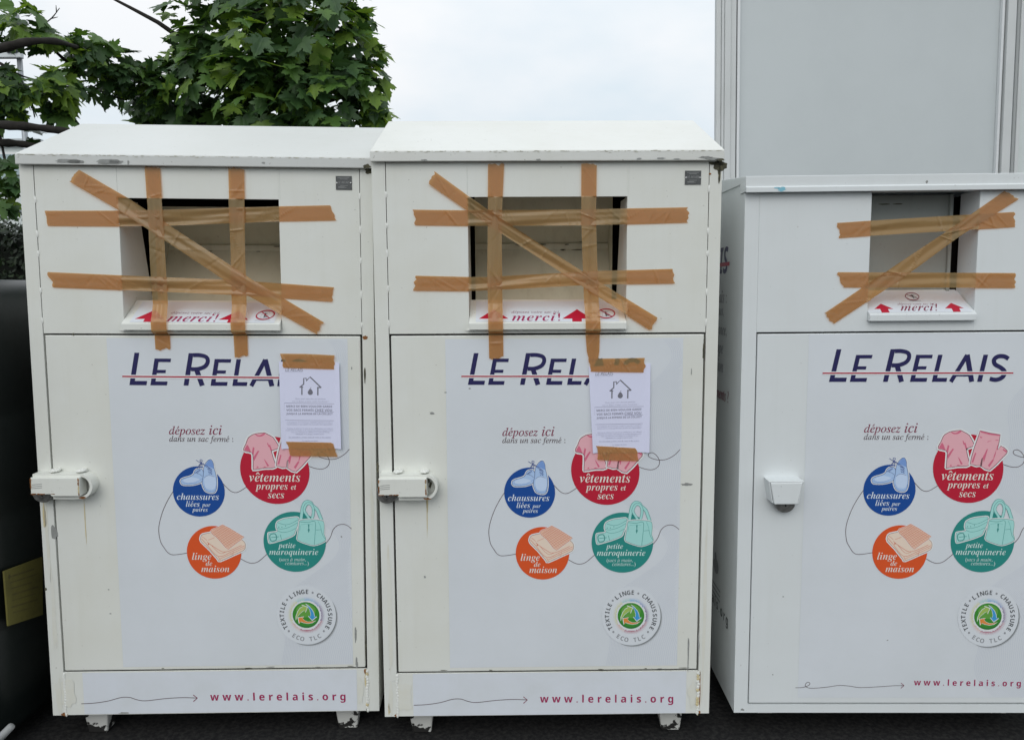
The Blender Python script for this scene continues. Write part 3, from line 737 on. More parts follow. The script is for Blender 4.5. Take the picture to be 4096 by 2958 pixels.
    for i in range(3): zc = ztop - .026 - i * .0065; rc.add([(x0_ + .006, -.0624, zc), (x0_ + .040, -.0624, zc + .003), (x0_ + .040, -.0624, zc + .005), (x0_ + .006, -.0624, zc + .002)], [(0, 1, 2, 3)], M_GREY)
    cover = cv.build('lock_cover', root, bevel=.006, seg=3)
    pc = loc(MID, zL(790, 1075), (0, -.045, 0)); padlock(cover, pc.x, pc.z, .0365, -.020)
    # feet
    for fx, fy in ((.078, .05), (1.005, .05), (.078, .96), (1.005, .96)):
        f = MB(); a0, a1 = fx, fx + .094
        top = [(a0, fy), (a1, fy), (a1, fy + .09), (a0, fy + .09)]; bot = [(a0 + .015, fy + .006), (a1 - .011, fy + .006), (a1 - .011, fy + .07), (a0 + .015, fy + .07)]
        gz = -pose.o.z + .001
        f.add([(x, y, .003) for x, y in top] + [(x, y, gz) for x, y in bot], [(0, 1, 2, 3), (7, 6, 5, 4), (0, 4, 5, 1), (1, 5, 6, 2), (2, 6, 7, 3), (3, 7, 4, 0)], M_FOOT)
        f.build('foot', root, bevel=.006)
    return root, tray

def foot_mat():
    m = bpy.data.materials.new('flaking foot paint'); m.use_nodes = True
    t = m.node_tree; b = t.nodes['Principled BSDF']; L = t.links; c = N(t, 'ShaderNodeTexCoord')
    n1 = N(t, 'ShaderNodeTexNoise'); n1.inputs['Scale'].default_value = 16; n1.inputs['Detail'].default_value = 9; n1.inputs['Roughness'].default_value = .62; L.new(c.outputs['Object'], n1.inputs['Vector'])
    s_ = N(t, 'ShaderNodeSeparateXYZ'); L.new(c.outputs['Object'], s_.inputs[0])
    ma = N(t, 'ShaderNodeMath', operation='MULTIPLY_ADD'); L.new(s_.outputs[2], ma.inputs[0]); ma.inputs[1].default_value = 2.2; L.new(n1.outputs[0], ma.inputs[2])
    r = N(t, 'ShaderNodeValToRGB'); r.color_ramp.elements[0].position = .315; r.color_ramp.elements[1].position = .335
    r.color_ramp.elements[0].color = (.012, .011, .010, 1); r.color_ramp.elements[1].color = (.55, .55, .52, 1)
    L.new(ma.outputs[0], r.inputs[0]); L.new(r.outputs[0], b.inputs['Base Color']); b.inputs['Roughness'].default_value = .7
    return m
M_FOOT = foot_mat()

def chips_at(pose, lst, z):
    out = []
    for x, y, rx, ry, mm in lst:
        p = loc(pose, z(x, y)); out.append((p.x, p.z, rx, ry, mm))
    return out
c_mid = chips_at(MID, [(480, 442, .007, .004, M_GREY), (438, 1398, .004, .004, M_GREY), (1998, 200, .0015, .012, M_GREY), (1968, 858, .02, .005, M_GREY), (700, 297, .004, .002, M_GREY), (560, 320, .004, .002, M_GREY), (163, 760, .004, .02, M_MOULD)], z6) \
    + chips_at(MID, [(1980, 520, .0025, .06, M_GREY), (2040, 480, .003, .07, M_GREY), (2048, 745, .0022, .072, M_RUST), (2040, 650, .006, .01, M_MOULD), (272, 890, .008, .006, M_RUST), (2040, 870, .006, .008, M_RUST), (260, 690, .008, .004, M_LID), (230, 850, .004, .02, M_RUNS), (2034, 850, .004, .03, M_RUNS)], z7) \
    + chips_at(MID, [(2165, 385, .020, .018, M_MOULD), (2163, 425, .005, .028, M_MOULD), (2150, 372, .03, .006, M_MOULD), (2108, 433, .004, .003, M_RUST), (2070, 1460, .003, .03, M_MOULD)], z2) \
    + chips_at(MID, [(1680, 1400, .0016, .10, M_RUNS), (1685, 1280, .003, .03, M_RUNS)], zL)
c_left = chips_at(LEFT, [(262, 640, .010, .026, M_GREY), (1717, 1130, .004, .026, M_GREY), (1722, 1265, .004, .018, M_GREY), (1765, 1180, .003, .05, M_MOULD), (220, 910, .004, .006, M_MOULD), (312, 1512, .011, .006, M_RUST), (1765, 1310, .006, .012, M_RUST), (1765, 1345, .004, .03, M_RUNS), (1772, 1490, .004, .008, M_MOULD), (600, 1507, .02, .003, M_GREY), (1648, 657, .003, .003, M_GREY), (525, 912, .003, .002, M_GREY), (533, 1028, .004, .002, M_GREY), (410, 560, .0018, .08, M_RUNS), (215, 560, .006, .05, M_RUNS)], z5) \
    + chips_at(LEFT, [(2072, 1285, .002, .006, M_GREY), (2150, 1320, .003, .03, M_MOULD), (2150, 1105, .010, .006, M_RUST), (432, 1085, .003, .005, M_MOULD), (1612, 1022, .006, .002, M_GREY), (2172, 118, .012, .012, M_MOULD)], z4)
f_mid = [(.18, .004, .010, .003, M_GREY), (.56, .004, .008, .003, M_GREY), (.895, .006, .010, .003, M_GREY), (.97, .007, .014, .003, M_GREY), (1.12, .010, .022, .004, M_GREY), (1.15, .005, .03, .004, M_GREY), (1.165, .002, .018, .003, M_MOULD), (1.02, .005, .012, .002, M_GREY)]
f_left = [(.175, .012, .045, .007, M_GREY), (.20, .010, .03, .006, M_GREY), (.305, .012, .04, .009, M_GREY), (.33, .010, .025, .006, M_GREY), (.371, .010, .003, .008, M_GREY), (.82, .014, .006, .003, M_GREY), (1.165, .006, .012, .008, M_MOULD)]
c_left += chips_at(LEFT, [(228, 640, .006, .18, M_STAIN), (262, 1050, .008, .15, M_STAIN), (330, 1410, .028, .055, M_STAIN), (285, 1420, .012, .07, M_STAIN), (1740, 1400, .010, .05, M_STAIN), (1800, 700, .008, .3, M_STAIN)], z5)
c_mid += chips_at(MID, [(232, 300, .008, .20, M_STAIN), (320, 780, .028, .055, M_STAIN), (240, 800, .008, .06, M_STAIN), (2000, 760, .015, .055, M_STAIN), (2075, 300, .006, .28, M_STAIN)], z7)
BG = 'white clothing bins taped shut'
left_root, left_tray = big_bin(LEFT, 'white clothing bin with grey patches along its lid edge and a tilted chute flap', BG, -.0095, 1.848,
    (.0515, 1.1310, .1695, 1.3835), (.2600, 1.0870, .182, 1.3745), (.8235, .9073), 1.01, (.3305, 1.211), 1.03,
    tuple(loc(LEFT, z5(1015, 1447)))[::2], 1.012, (.1125, 1.099, .003, .161), c_left, tuple(loc(LEFT, z4(1978, 153)))[::2], f_left)
mid_root, mid_tray = big_bin(MID, 'white clothing bin standing in the middle, mould under its chipped right lid corner', BG, .0, 1.890,
    (.0525, 1.1318, .1695, 1.3830), (.2390, 1.0600, .185, 1.3710), (A_RED.x, A_RED.z), 1.0, (A_LOGO.x, A_LOGO.z), 1.0,
    (A_WEB.x, A_WEB.z), 1.0, (.1040, 1.095, .002, .162), c_mid, tuple(loc(MID, z2(1961, 414)))[::2], f_mid)

def draw_tray_big(sy):
    def draw(b):
        for cx in (437, 1517):
            b.poly([(cx, 282), (cx + 190, 402), (cx + 62, 403), (cx + 62, 440), (cx - 62, 440), (cx - 62, 403), (cx - 192, 404)], I_RED)
        b.text('déposez votre sac ici,', 'italic', 668, 1297, 332, I_MAROON, 0, 1.06, .62)
        b.text('merci!', 'serif', 672, 1297, 432, I_WEB, -.006, 1.05, .60)
        b.line([(1893 + 112 * math.cos(k * math.pi / 20), 337 + 58 * math.sin(k * math.pi / 20)) for k in range(40)], 14, I_LINE, True)
        b.line([(1845, 300), (1930, 300), (1930, 372), (1845, 372)], 3, I_GREY, True)
        b.ell(1886, 318, 9, 5, I_CHAR, 12); b.line([(1888, 322), (1890, 348)], 16, I_CHAR); b.line([(1868, 318), (1888, 328), (1912, 318)], 6, I_CHAR); b.line([(1890, 345), (1905, 360), (1925, 358)], 8, I_CHAR); b.line([(1888, 346), (1898, 378)], 8, I_CHAR)
        b.line([(1812, 292), (1975, 382)], 9, I_LINE)
        for k in range(14): b.line([(1800 + k * 15, 412), (1811 + k * 15, 412)], 4, I_GREY)
    return draw
sl_n = (0, -.075, .123)
quadF = [(212, 180), (2040, 178), (2066, 438), (204, 446)]
tray_poly_art('shelf_sticker', MID, mid_tray, (0, -.018, 1.4284), sl_n, quadF, zF, draw_tray_big(0))
# the left bin carries the same sticker on its own tray
st_o = bpy.data.objects.new('shelf_sticker', mid_tray.children[-1].data if mid_tray.children[-1].name.startswith('shelf_sticker') else [c for c in mid_tray.children if c.name.startswith('shelf_sticker')][0].data)
COL.objects.link(st_o); st_o.parent = left_tray; st_o.location = (.003, -.0002, .0004)

# ------------------------------------------------------------------ the lower right-hand bin
def low_bin():
    pose = RIGHT
    root = empty('clothing_bin', pose.mat()); tag(root, 'lower flat-topped white clothing bin in front of the tall grey panel wall', 'clothing bin', BG)
    W, T = 1.22, 1.866
    b = MB()
    b.box(0, .049, 0, .055, 0, T, M_NEW); b.box(W - .049, W, 0, .055, 0, T, M_NEW)
    b.box(.049, W - .049, 0, .050, 0, .0315, M_NEW)
    b.box(0, .004, .055, 1.10, 0, T + .055, M_NEW); b.box(W - .004, W, .055, 1.10, 0, T + .055, M_NEW)
    b.box(.004, W - .004, 1.096, 1.10, 0, T, M_NEW); b.box(.004, W - .004, .055, 1.096, .002, .006, M_NEW)
    ch = b; p = loc(pose, z8(259, 1521)); ch.chip(p.x, p.z, .006, .004, M_GREY)
    for x, y, r_ in ((375, 1387, .003), (415, 1088, .003), (815, 1255, .003)): p = loc(pose, z8(x, y)); ch.chip(p.x, p.z, r_, r_ * .6, M_GREY)
    # printing on the left side of this bin
    sd_ = Art(lambda s, z: (0, s, z), (-1, 0, 0), step=.0001, lift=.0006, mb=b)
    def side(px, py): q = loc(pose, (px, py), (0, 0, 0), (1, 0, 0)); return (q.y, q.z)
    def stext(txt, sty, y_end, width, z, m_, space=1.0, off=0.0, size=None):
        vs_, fs_ = text_mesh(txt, sty, off, space)
        a_ = min(v[0] for v in vs_); c_ = max(v[0] for v in vs_); k = width / (c_ - a_)
        sd_.up(); sd_.mb.add([sd_.P(y_end + (c_ - v[0]) * k, z + v[1] * k) for v in vs_], fs_, m_)
    y_, z_ = side(2912, 1105)
    stext('LE RELAIS', 'sansbi', y_ + .0, .62, z_ + .012, I_NAVY)
    sd_.line([(y_ - .02, z_ + .046), (y_ + .68, z_ + .046)], .014, I_LINE)
    for px, py, txt in ((2907, 1212, 'Avec le Relais :'),): q = side(px, py); stext(txt, 'serif', q[0], .42, q[1], I_GREY)
    for px, py, txt, wd in ((2896, 1262, 'des emplois pour tous,', .50), (2907, 1342, 'un tri effectué en France,', .62), (2893, 1415, 'des vêtements en Europe', .66), (2893, 1490, 'et une seconde vocation', .66)):
        q = side(px, py); stext(txt, 'serif', q[0], wd, q[1], I_GREY)
    q = side(2915, 1612); stext('Que deviennent vos vêtements ?', 'serif', q[0], .80, q[1], I_MAROON)
    q = side(2912, 2505); stext('www.lerelais.org', 'sansb', q[0], .62, q[1], I_CHAR, 1.4)
    q = side(2868, 2265); sd_.ell(q[0] + .01, q[1], .038, .030, I_GREY, 24); sd_.ell(q[0] + .02, q[1] + .035, .014, .018, I_GREY, 16)
    for k in range(3): sd_.line([(q[0] - .06, q[1] - .08 - k * .02), (q[0] + .08, q[1] - .08 - k * .02)], .006, I_GREY)
    body = b.build('body', root, bevel=.005)
    # lid
    l = MB(); L0 = 1.8635
    l.prism([(-.026, L0), (-.026, L0 + .017), (-.020, L0 + .0195), (-.020, L0 + .0545), (.02, L0 + .058), (1.11, L0 + .17), (1.11, L0 + .05), (.05, L0 + .035), (.05, L0 + .003), (-.018, L0 + .003), (-.018, L0)], -.004, W + .004, M_NEW)
    bl = l; m_b = mat('blue paint mark', (.20, .50, .62), .5, dirt=(.5, .62, .66), dscale=60, damt=.9)
    p = loc(pose, z3(500, 884), (0, -.026, 0)); bl.chip(p.x, p.z, .015, .007, m_b, y=-.0266); bl.chip(p.x - .016, p.z + .004, .012, .003, m_b, y=-.0266)
    p = loc(pose, z3(1178, 851), (0, -.02, 0)); bl.chip(p.x, p.z, .0042, .0042, M_GREY, y=-.0207)
    p = loc(pose, z3(900, 852), (0, -.02, 0))
    lid = l.build('lid', root, bevel=.0025)
    S0, S1, SB = .4285, .793, 1.426
    u = MB(); x0, x1, z0 = .0496, W - .0496, 1.3905
    for xa, xb, za, zb in ((x0, S0, z0, T), (S1, x1, z0, T), (S0, S1, z0, SB)): u.box(xa, xb, .0005, .0035, za, zb, M_NEW)
    for xa, xb in ((S0 - .003, S0), (S1, S1 + .003)): u.prism([(.004, SB), (.004, T), (.118, T), (.118, SB)], xa, xb, M_NEW)
    u.build('upper_panel', root, bevel=.0006)
    fl = MB(); fl.box(S0 + .002, .765, .124, .130, 1.50, T, M_FLAP); fl.box(.755, .7665, .112, .124, 1.50, T, M_FLAP)
    for i in range(2): fl.chip(.53 + i * .05, 1.835, .02, .002, M_MOULD, y=.1235, n=10)
    flap = fl.build('chute_flap', root, bevel=.001)
    h = MB(); h.box(.36, .85, .20, .22, 1.30, T, M_DARK); h.box(.36, .38, .056, .2, 1.30, T, M_DARK); h.box(.83, .85, .056, .2, 1.30, T, M_DARK); h.build('hopper_shade', flap)  # black sheets stand in for the shade behind the flap
    tr = MB(); tr.prism([(-.020, SB), (-.020, 1.448), (-.017, 1.451), (.122, 1.531), (.16, 1.531), (.16, 1.50), (.0002, SB)], S0 + .0005, S1 - .0005, M_NEW)
    tray = tr.build('loading_tray', root, bevel=.002)
    def draw(b):
        b.poly([(405, 500), (627, 592), (530, 592), (562, 652), (425, 655), (395, 592), (293, 592)], I_RED); b.poly([(1630, 487), (1855, 578), (1775, 580), (1803, 640), (1672, 642), (1640, 582), (1525, 582)], I_RED)
        b.text('déposez votre sac ici,', 'italic', 700, 1350, 520, I_MAROON, 0, 1.05, .62); b.text('merci!', 'serif', 752, 1385, 624, I_MAROON, -.006, 1.05, .75)
        b.line([(952 + 118 * math.cos(k * math.pi / 20) - 14 * math.sin(k * math.pi / 20), 375 + 60 * math.sin(k * math.pi / 20) + 18 * math.cos(k * math.pi / 20)) for k in range(40)], 13, I_MAROON, True)
        b.line([(845, 340), (1060, 412)], 7, I_MAROON)
        b.ell(945, 350, 12, 7, I_CHAR, 12); b.line([(948, 352), (968, 385)], 18, I_CHAR); b.line([(912, 352), (948, 362), (990, 355)], 7, I_CHAR); b.line([(965, 380), (1000, 395), (1020, 388)], 9, I_CHAR); b.line([(964, 382), (985, 415)], 9, I_CHAR)
        for k in range(13): b.line([(910 + k * 15, 457), (921 + k * 15, 457)], 9, I_GREY)
    tray_poly_art('shelf_sticker', pose, tray, (0, -.017, 1.4513), (0, -.080, .139), [(190, 470), (420, 290), (1745, 275), (2000, 640), (190, 655)], zG, draw)
    dm = MB(); dm.box(.0535, W - .0535, 0, .03, .0365, 1.3845, M_NEW); dr = dm.build('door', root, bevel=.003)
    q = loc(pose, z8(916, 1427))
    poster(root, .2305, 1.12, .0585, 1.3815, (.8007, .9055), 1.02, (.3042, 1.2158), 1.034, (ARTS['web_print_loop'], q.x, -.0012, q.z, .79))
    # lock cover
    lk = MB()
    def q3(x, y, yy=-.06): w = loc(pose, zK(x, y), (0, yy, 0)); return (w.x, w.z)
    o_ = [q3(420, 475), q3(1480, 475), q3(1455, 545), q3(1310, 1160), q3(1285, 1160), q3(1440, 525), q3(455, 525), q3(545, 1130), q3(515, 1130)]
    lk.extrude(o_, -.058, 0, M_NEW); hood = lk.build('lock_guard', root, bevel=.0025)
    cv = MB(); cv.extrude([q3(465, 522), q3(1440, 512), q3(1280, 1168), q3(600, 1172), q3(570, 1150)], -.060, -.016, M_NEW)
    sc = cv; w = q3(778, 630); sc.chip(w[0], w[1], .0008, .002, M_GREY, y=-.0605)
    cover = cv.build('lock_cover', root, bevel=.004, seg=3)
    c_ = loc(pose, zK(915, 1128), (0, -.03, 0)); padlock(cover, c_.x, c_.z, .0365, -.012)
    for fx in (.12, 1.0):
        for fy in (.16, .9):
            f = MB(); f.box(fx, fx + .1, fy, fy + .1, -pose.o.z + .001, .004, M_FOOT); f.build('foot', root, bevel=.01)
    return root
low_root = low_bin()

# ------------------------------------------------------------------ parcel tape
TG = 'brown parcel tape strips'
SLOT = {id(LEFT): (.3215, .8615, 1.435, 1.850, 1), id(MID): (.3215, .8615, 1.435, 1.850, 1), id(RIGHT): (.4285, .793, 1.455, 1.866, 0)}
def tape(pose, z, ea, eb, layer, label, seed, NL=300, MC=12, name='tape_strip', sag=1.0, cat='tape', group=TG, jag=.004, clamp=True, base=.0022):
    """a strip of tape between two edge polylines measured on the bin's front"""
    rnd = random.Random(seed)
    A_ = [loc(pose, z(*p)) for p in ea]; B_ = [loc(pose, z(*p)) for p in eb]
    def samp(P, t):
        n = len(P) - 1; ls = [(P[i + 1] - P[i]).length for i in range(n)]; tot = sum(ls); d = t * tot
        for i in range(n):
            if d <= ls[i] or i == n - 1: return P[i].lerp(P[i + 1], d / ls[i] if ls[i] else 0)
            d -= ls[i]
    s0, s1, sb, st_, bump_ = SLOT[id(pose)]
    length = (A_[-1] - A_[0]).length
    ja = [jag * 2.2 * noise.noise(Vector((j * .33, seed * 1.3, 2))) + rnd.uniform(-.0006, .0006) for j in range(MC + 1)]; jb = [jag * 2.2 * noise.noise(Vector((j * .33, seed * 2.1, 7))) + rnd.uniform(-.0006, .0006) for j in range(MC + 1)]
    creases = [(rnd.uniform(.03, .97), rnd.uniform(-2.2, 2.2), rnd.uniform(.0016, .0045), rnd.uniform(.3, 1.2) * rnd.choice((1, 1, -.6))) for _ in range(4 + int(length * 11))]
    mb = MB(); vs_ = []; cen = (A_[0] + A_[-1] + B_[0] + B_[-1]) / 4; cen.y = 0
    for i in range(NL + 1):
        t = i / NL
        a_, b_ = samp(A_, t), samp(B_, t)
        along = (samp(A_, min(t + .01, 1)) - samp(A_, max(t - .01, 0))).normalized()
        for j in range(MC + 1):
            w = j / MC; p = a_.lerp(b_, w)
            k0 = max(0, 1 - t * NL / 2) ; k1 = max(0, 1 - (1 - t) * NL / 2)
            p = p + along * (ja[j] * k0 + jb[j] * k1)
            inside = s0 < p.x < s1 and sb + .01 < p.z < st_
            s_ = t * length
            dy = 0
            for ct, sl, wid, am in creases:
                dd = (s_ - ct * length - (w - .5) * .05 * sl) / wid
                fr = 1 - abs(w - .5) * 1.0
                if abs(dd) < 3: dy += am * math.exp(-dd * dd) * fr * (.0022 if not inside else .0027)
            long_ = noise.noise(Vector((s_ * 3.2 + seed, w * 3.0 + s_ * 2, seed * 1.7))) + .16 * noise.noise(Vector((s_ * 11, w * 6, seed * 3.1)))
            dy += long_ * (.0005 if not inside else .0070 * sag)
            if inside: dy += .0028 * sag * math.sin(5.2 * w + s_ * 5 + seed) * (.6 + .6 * noise.noise(Vector((s_ * 4, seed, 1))))
            if not inside: dy = max(dy, -.0006)
            yb = base + layer * .0011
            if bump_ and s0 - .004 < p.x < s1 + .004 and p.z < 1.50 and p.z > 1.385:
                q = 1 if p.z < 1.432 and p.z > 1.398 else (max(0, 1 - (p.z - 1.432) / .06) if p.z >= 1.432 else max(0, 1 - (1.398 - p.z) / .012))
                yb += .0235 * q
            elif not bump_ and s0 - .004 < p.x < s1 + .004 and p.z < 1.50 and p.z > 1.40:
                q = 1 if p.z < 1.455 and p.z > 1.424 else (max(0, 1 - (p.z - 1.455) / .06) if p.z >= 1.455 else max(0, 1 - (1.424 - p.z) / .012))
                yb += .021 * q
            vs_.append((p.x - cen.x, -(yb + dy), p.z - cen.z))
    fs_ = [(i * (MC + 1) + j, i * (MC + 1) + j + 1, (i + 1) * (MC + 1) + j + 1, (i + 1) * (MC + 1) + j) for i in range(NL) for j in range(MC)]
    mb.add(vs_, fs_, M_TAPE)
    o = mb.build(name, None, smooth=True, world=pose.mat() @ Matrix.Translation(cen))
    tag(o, label, cat, group)
    return o
tape(LEFT, z4, [(262, 358), (690, 357), (1000, 352), (1645, 332), (1945, 326)], [(290, 447), (695, 450), (1000, 447), (1645, 421), (1982, 415)], 0, 'upper horizontal brown tape across the chute with the black gap, left bin', 11)
tape(LEFT, z4, [(280, 718), (700, 737), (1380, 765), (1968, 808)], [(316, 808), (715, 824), (1380, 853), (1955, 893)], 1, 'lower horizontal brown tape across the left bin chute, sloping down rightwards', 12)
tape(LEFT, z4, [(855, 103), (878, 450), (897, 850), (919, 1178)], [(945, 103), (968, 450), (990, 850), (1007, 1165)], 2, 'vertical brown tape over the left arrow on the left bin tray', 13)
tape(LEFT, z4, [(1348, 105), (1358, 500), (1364, 850), (1386, 1222)], [(1440, 115), (1448, 500), (1455, 850), (1463, 1210)], 3, 'vertical brown tape on the left bin just left of its forbidden sign', 14)
tape(LEFT, z4, [(462, 113), (760, 285), (1040, 470), (1500, 770), (1903, 1010)], [(420, 190), (700, 352), (1000, 550), (1450, 850), (1867, 1082)], 4, 'diagonal brown tape on the left bin, from upper left to lower right', 15)
tape(MID, z2, [(370, 642), (690, 646), (1350, 640), (1980, 628)], [(383, 733), (690, 737), (1350, 735), (1978, 718)], 0, 'upper horizontal brown tape across the middle bin chute', 21)
tape(MID, z2, [(385, 1028), (690, 1035), (800, 1035), (1440, 1000), (1892, 988)], [(377, 1115), (690, 1118), (880, 1110), (1440, 1080), (1895, 1073)], 1, 'lower horizontal brown tape across the middle bin chute, rising rightwards', 22)
tape(MID, z2, [(808, 378), (806, 700), (803, 1000), (810, 1300), (815, 1518)], [(902, 378), (888, 700), (890, 1000), (895, 1300), (898, 1500)], 2, 'vertical brown tape over the left arrow on the middle bin tray', 23)
tape(MID, z2, [(1353, 375), (1352, 700), (1362, 1000), (1376, 1350), (1385, 1470), (1402, 1530)], [(1443, 378), (1440, 700), (1448, 1000), (1461, 1350), (1458, 1470), (1452, 1510)], 3, 'vertical brown tape over the right arrow, ending on the middle bin notice tape', 24)
tape(MID, z2, [(497, 420), (700, 568), (890, 700), (1450, 1060), (1802, 1275)], [(462, 492), (690, 650), (830, 745), (1380, 1105), (1752, 1345)], 4, 'diagonal brown tape across the middle bin chute', 25)
tape(RIGHT, z3, [(758, 1043), (920, 1032), (1340, 1006), (1582, 992)], [(772, 1114), (920, 1103), (1340, 1078), (1590, 1062)], 0, 'upper horizontal brown tape across the lower flat-topped bin chute', 31, sag=.8)
tape(RIGHT, z3, [(757, 1273), (1588, 1277)], [(787, 1344), (1590, 1347)], 1, 'lower horizontal brown tape just above the shelf of the flat-topped bin', 32, sag=.6)
tape(RIGHT, z3, [(697, 1465), (1000, 1260), (1300, 1060), (1540, 893)], [(740, 1514), (1050, 1310), (1330, 1105), (1605, 932)], 2, 'diagonal brown tape rising to the upper right on the flat-topped bin', 33, sag=.7)

# ------------------------------------------------------------------ paper notices
NG = 'white paper notices'
def notice(pose, corners, z, label):
    P = [loc(pose, z(*p)) for p in corners]           # TL TR BR BL
    cen = sum(P, Vector()) / 4; cen.y = 0
    mb = MB(); n = 12; vs_ = []
    for i in range(n + 1):
        for j in range(n + 1):
            u, v = j / n, i / n
            p = P[0].lerp(P[1], u).lerp(P[3].lerp(P[2], u), v)
            lift = .010 * max(0, (u - .86) / .14) ** 2 * (v * .8 + .2) + .006 * max(0, (.06 - u) / .06) ** 2 * v
            vs_.append((p.x - cen.x, -.0044 - lift, p.z - cen.z))
    mb.add(vs_, [(i * (n + 1) + j, i * (n + 1) + j + 1, (i + 1) * (n + 1) + j + 1, (i + 1) * (n + 1) + j) for i in range(n) for j in range(n)], M_PAPER)
    # printing: page coordinates as measured on the left sheet, mapped onto this sheet
    TL, TR, BR, BL = P
    def to3(x, y):
        u = (x - 60 - (y - 222) * .036) / 826; v = (y - 222) / 1184
        p = TL.lerp(TR, u).lerp(BL.lerp(BR, u), v); return (p.x - cen.x, 0, p.z - cen.z)
    b = Art(to3, (0, -1, 0), lift=.0046, step=.00003, mb=mb)
    b.text('LE RELAIS', 'sansi', 148, 390, 350, I_PGREY); b.line([(146, 340), (392, 341)], 4, I_PFAINT); b.line([(150, 361), (388, 361)], 4, I_PFAINT)
    for t_, x0, x1, yb, st, m_ in (('Merci pour votre don qui participe', 280, 705, 730, 'serif', I_PFAINT), ("avec le Relais à lutter contre l'exclusion !", 240, 745, 766, 'serif', I_PFAINT),
            ('MERCI DE BIEN VOULOIR GARDER', 163, 822, 838, 'sansb', I_PMID), ('VOS SACS FERMÉS', 163, 540, 891, 'sansb', I_PMID), ('CHEZ VOUS', 557, 820, 893, 'sansb', I_PMID), ("JUSQU'À LA REPRISE DE LA COLLECTE", 163, 820, 938, 'sansb', I_PMID),
            ('La propagation du Coronavirus conduit les autorités à prendre des', 165, 815, 1050, 'serif', I_PFAINT), ('mesures fortes et nous appelle tous à prendre nos responsabilités.', 172, 810, 1077, 'serif', I_PFAINT),
            ('Soucieux de préserver la santé de nos collaborateurs qui collectent', 172, 812, 1134, 'serif', I_PFAINT), ('et valorisent vos textiles et de respecter les mesures du gouvernement,', 150, 836, 1160, 'serif', I_PFAINT),
            ("nous vous informons de l'ARRÊT de la COLLECTE des".replace('Ê', 'E'), 228, 760, 1185, 'serif', I_PFAINT), ("vêtements et ce jusqu'à nouvel ordre.", 292, 690, 1211, 'serif', I_PFAINT),
            ('En attendant, prenez soin de vous et des autres.', 195, 785, 1257, 'serif', I_PFAINT), ('Les équipes du Relais.', 383, 605, 1304, 'serif', I_PFAINT)):
        b.text(t_, st, x0, x1, yb, m_)
    b.line([(557, 900), (820, 901)], 4, I_PMID)
    b.line([(135, 778), (848, 788), (848, 1018), (135, 1014)], 4, I_PMID, True)
    o = mb.build('paper_notice', None, world=pose.mat() @ Matrix.Translation(cen), recalc=False); tag(o, label, 'notice', NG)
    h_ = Art(to3, (0, -1, 0), lift=.0046, step=.00003)
    h_.line([(345, 568), (400, 522), (400, 443), (434, 443), (434, 478), (488, 424), (640, 568)], 17, I_PGREY); h_.line([(350, 563), (392, 563)], 15, I_PGREY); h_.line([(376, 560), (376, 668)], 17, I_PGREY); h_.line([(584, 566), (640, 566)], 15, I_PGREY); h_.line([(595, 562), (595, 672)], 17, I_PGREY)
    h_.poly(smooth_pts([(490, 582), (515, 605), (527, 635), (515, 660), (490, 668), (466, 658), (456, 633), (470, 604)], True, 4), I_PGREY); h_.poly([(488, 570), (506, 562), (497, 577)], I_PGREY)
    h_.build('house_symbol', o)
    return o
notice(LEFT, [(58, 222), (880, 232), (912, 1408), (98, 1408)], zE, 'white paper notice with a house symbol taped over the left bin poster')
notice(MID, [(1396, 168), (1757, 150), (1748, 668), (1420, 672)], z6, 'white paper notice with a house symbol taped over the middle bin poster')
NT = 'brown tape pieces holding the notices'
kw = dict(name='tape_piece', group=NT, NL=90, MC=8, base=.0072)
tape(LEFT, zE, [(70, 112), (430, 116), (815, 135)], [(130, 305), (460, 315), (806, 326)], 0, 'brown tape piece across the head of the left bin notice', 41, **kw)
tape(LEFT, zE, [(160, 1310), (480, 1316), (770, 1322), (810, 1345)], [(215, 1503), (500, 1507), (780, 1512), (853, 1513)], 0, 'brown tape piece across the foot of the left bin notice', 42, **kw)
tape(MID, z2, [(1395, 1512), (1560, 1510), (1718, 1507)], [(1410, 1587), (1560, 1590), (1720, 1592)], 0, 'brown tape piece across the head of the middle bin notice', 43, **kw)
tape(MID, z6, [(1437, 630), (1550, 636), (1665, 643)], [(1457, 712), (1560, 716), (1692, 718)], 0, 'creased brown tape piece across the foot of the middle bin notice', 44, **kw)

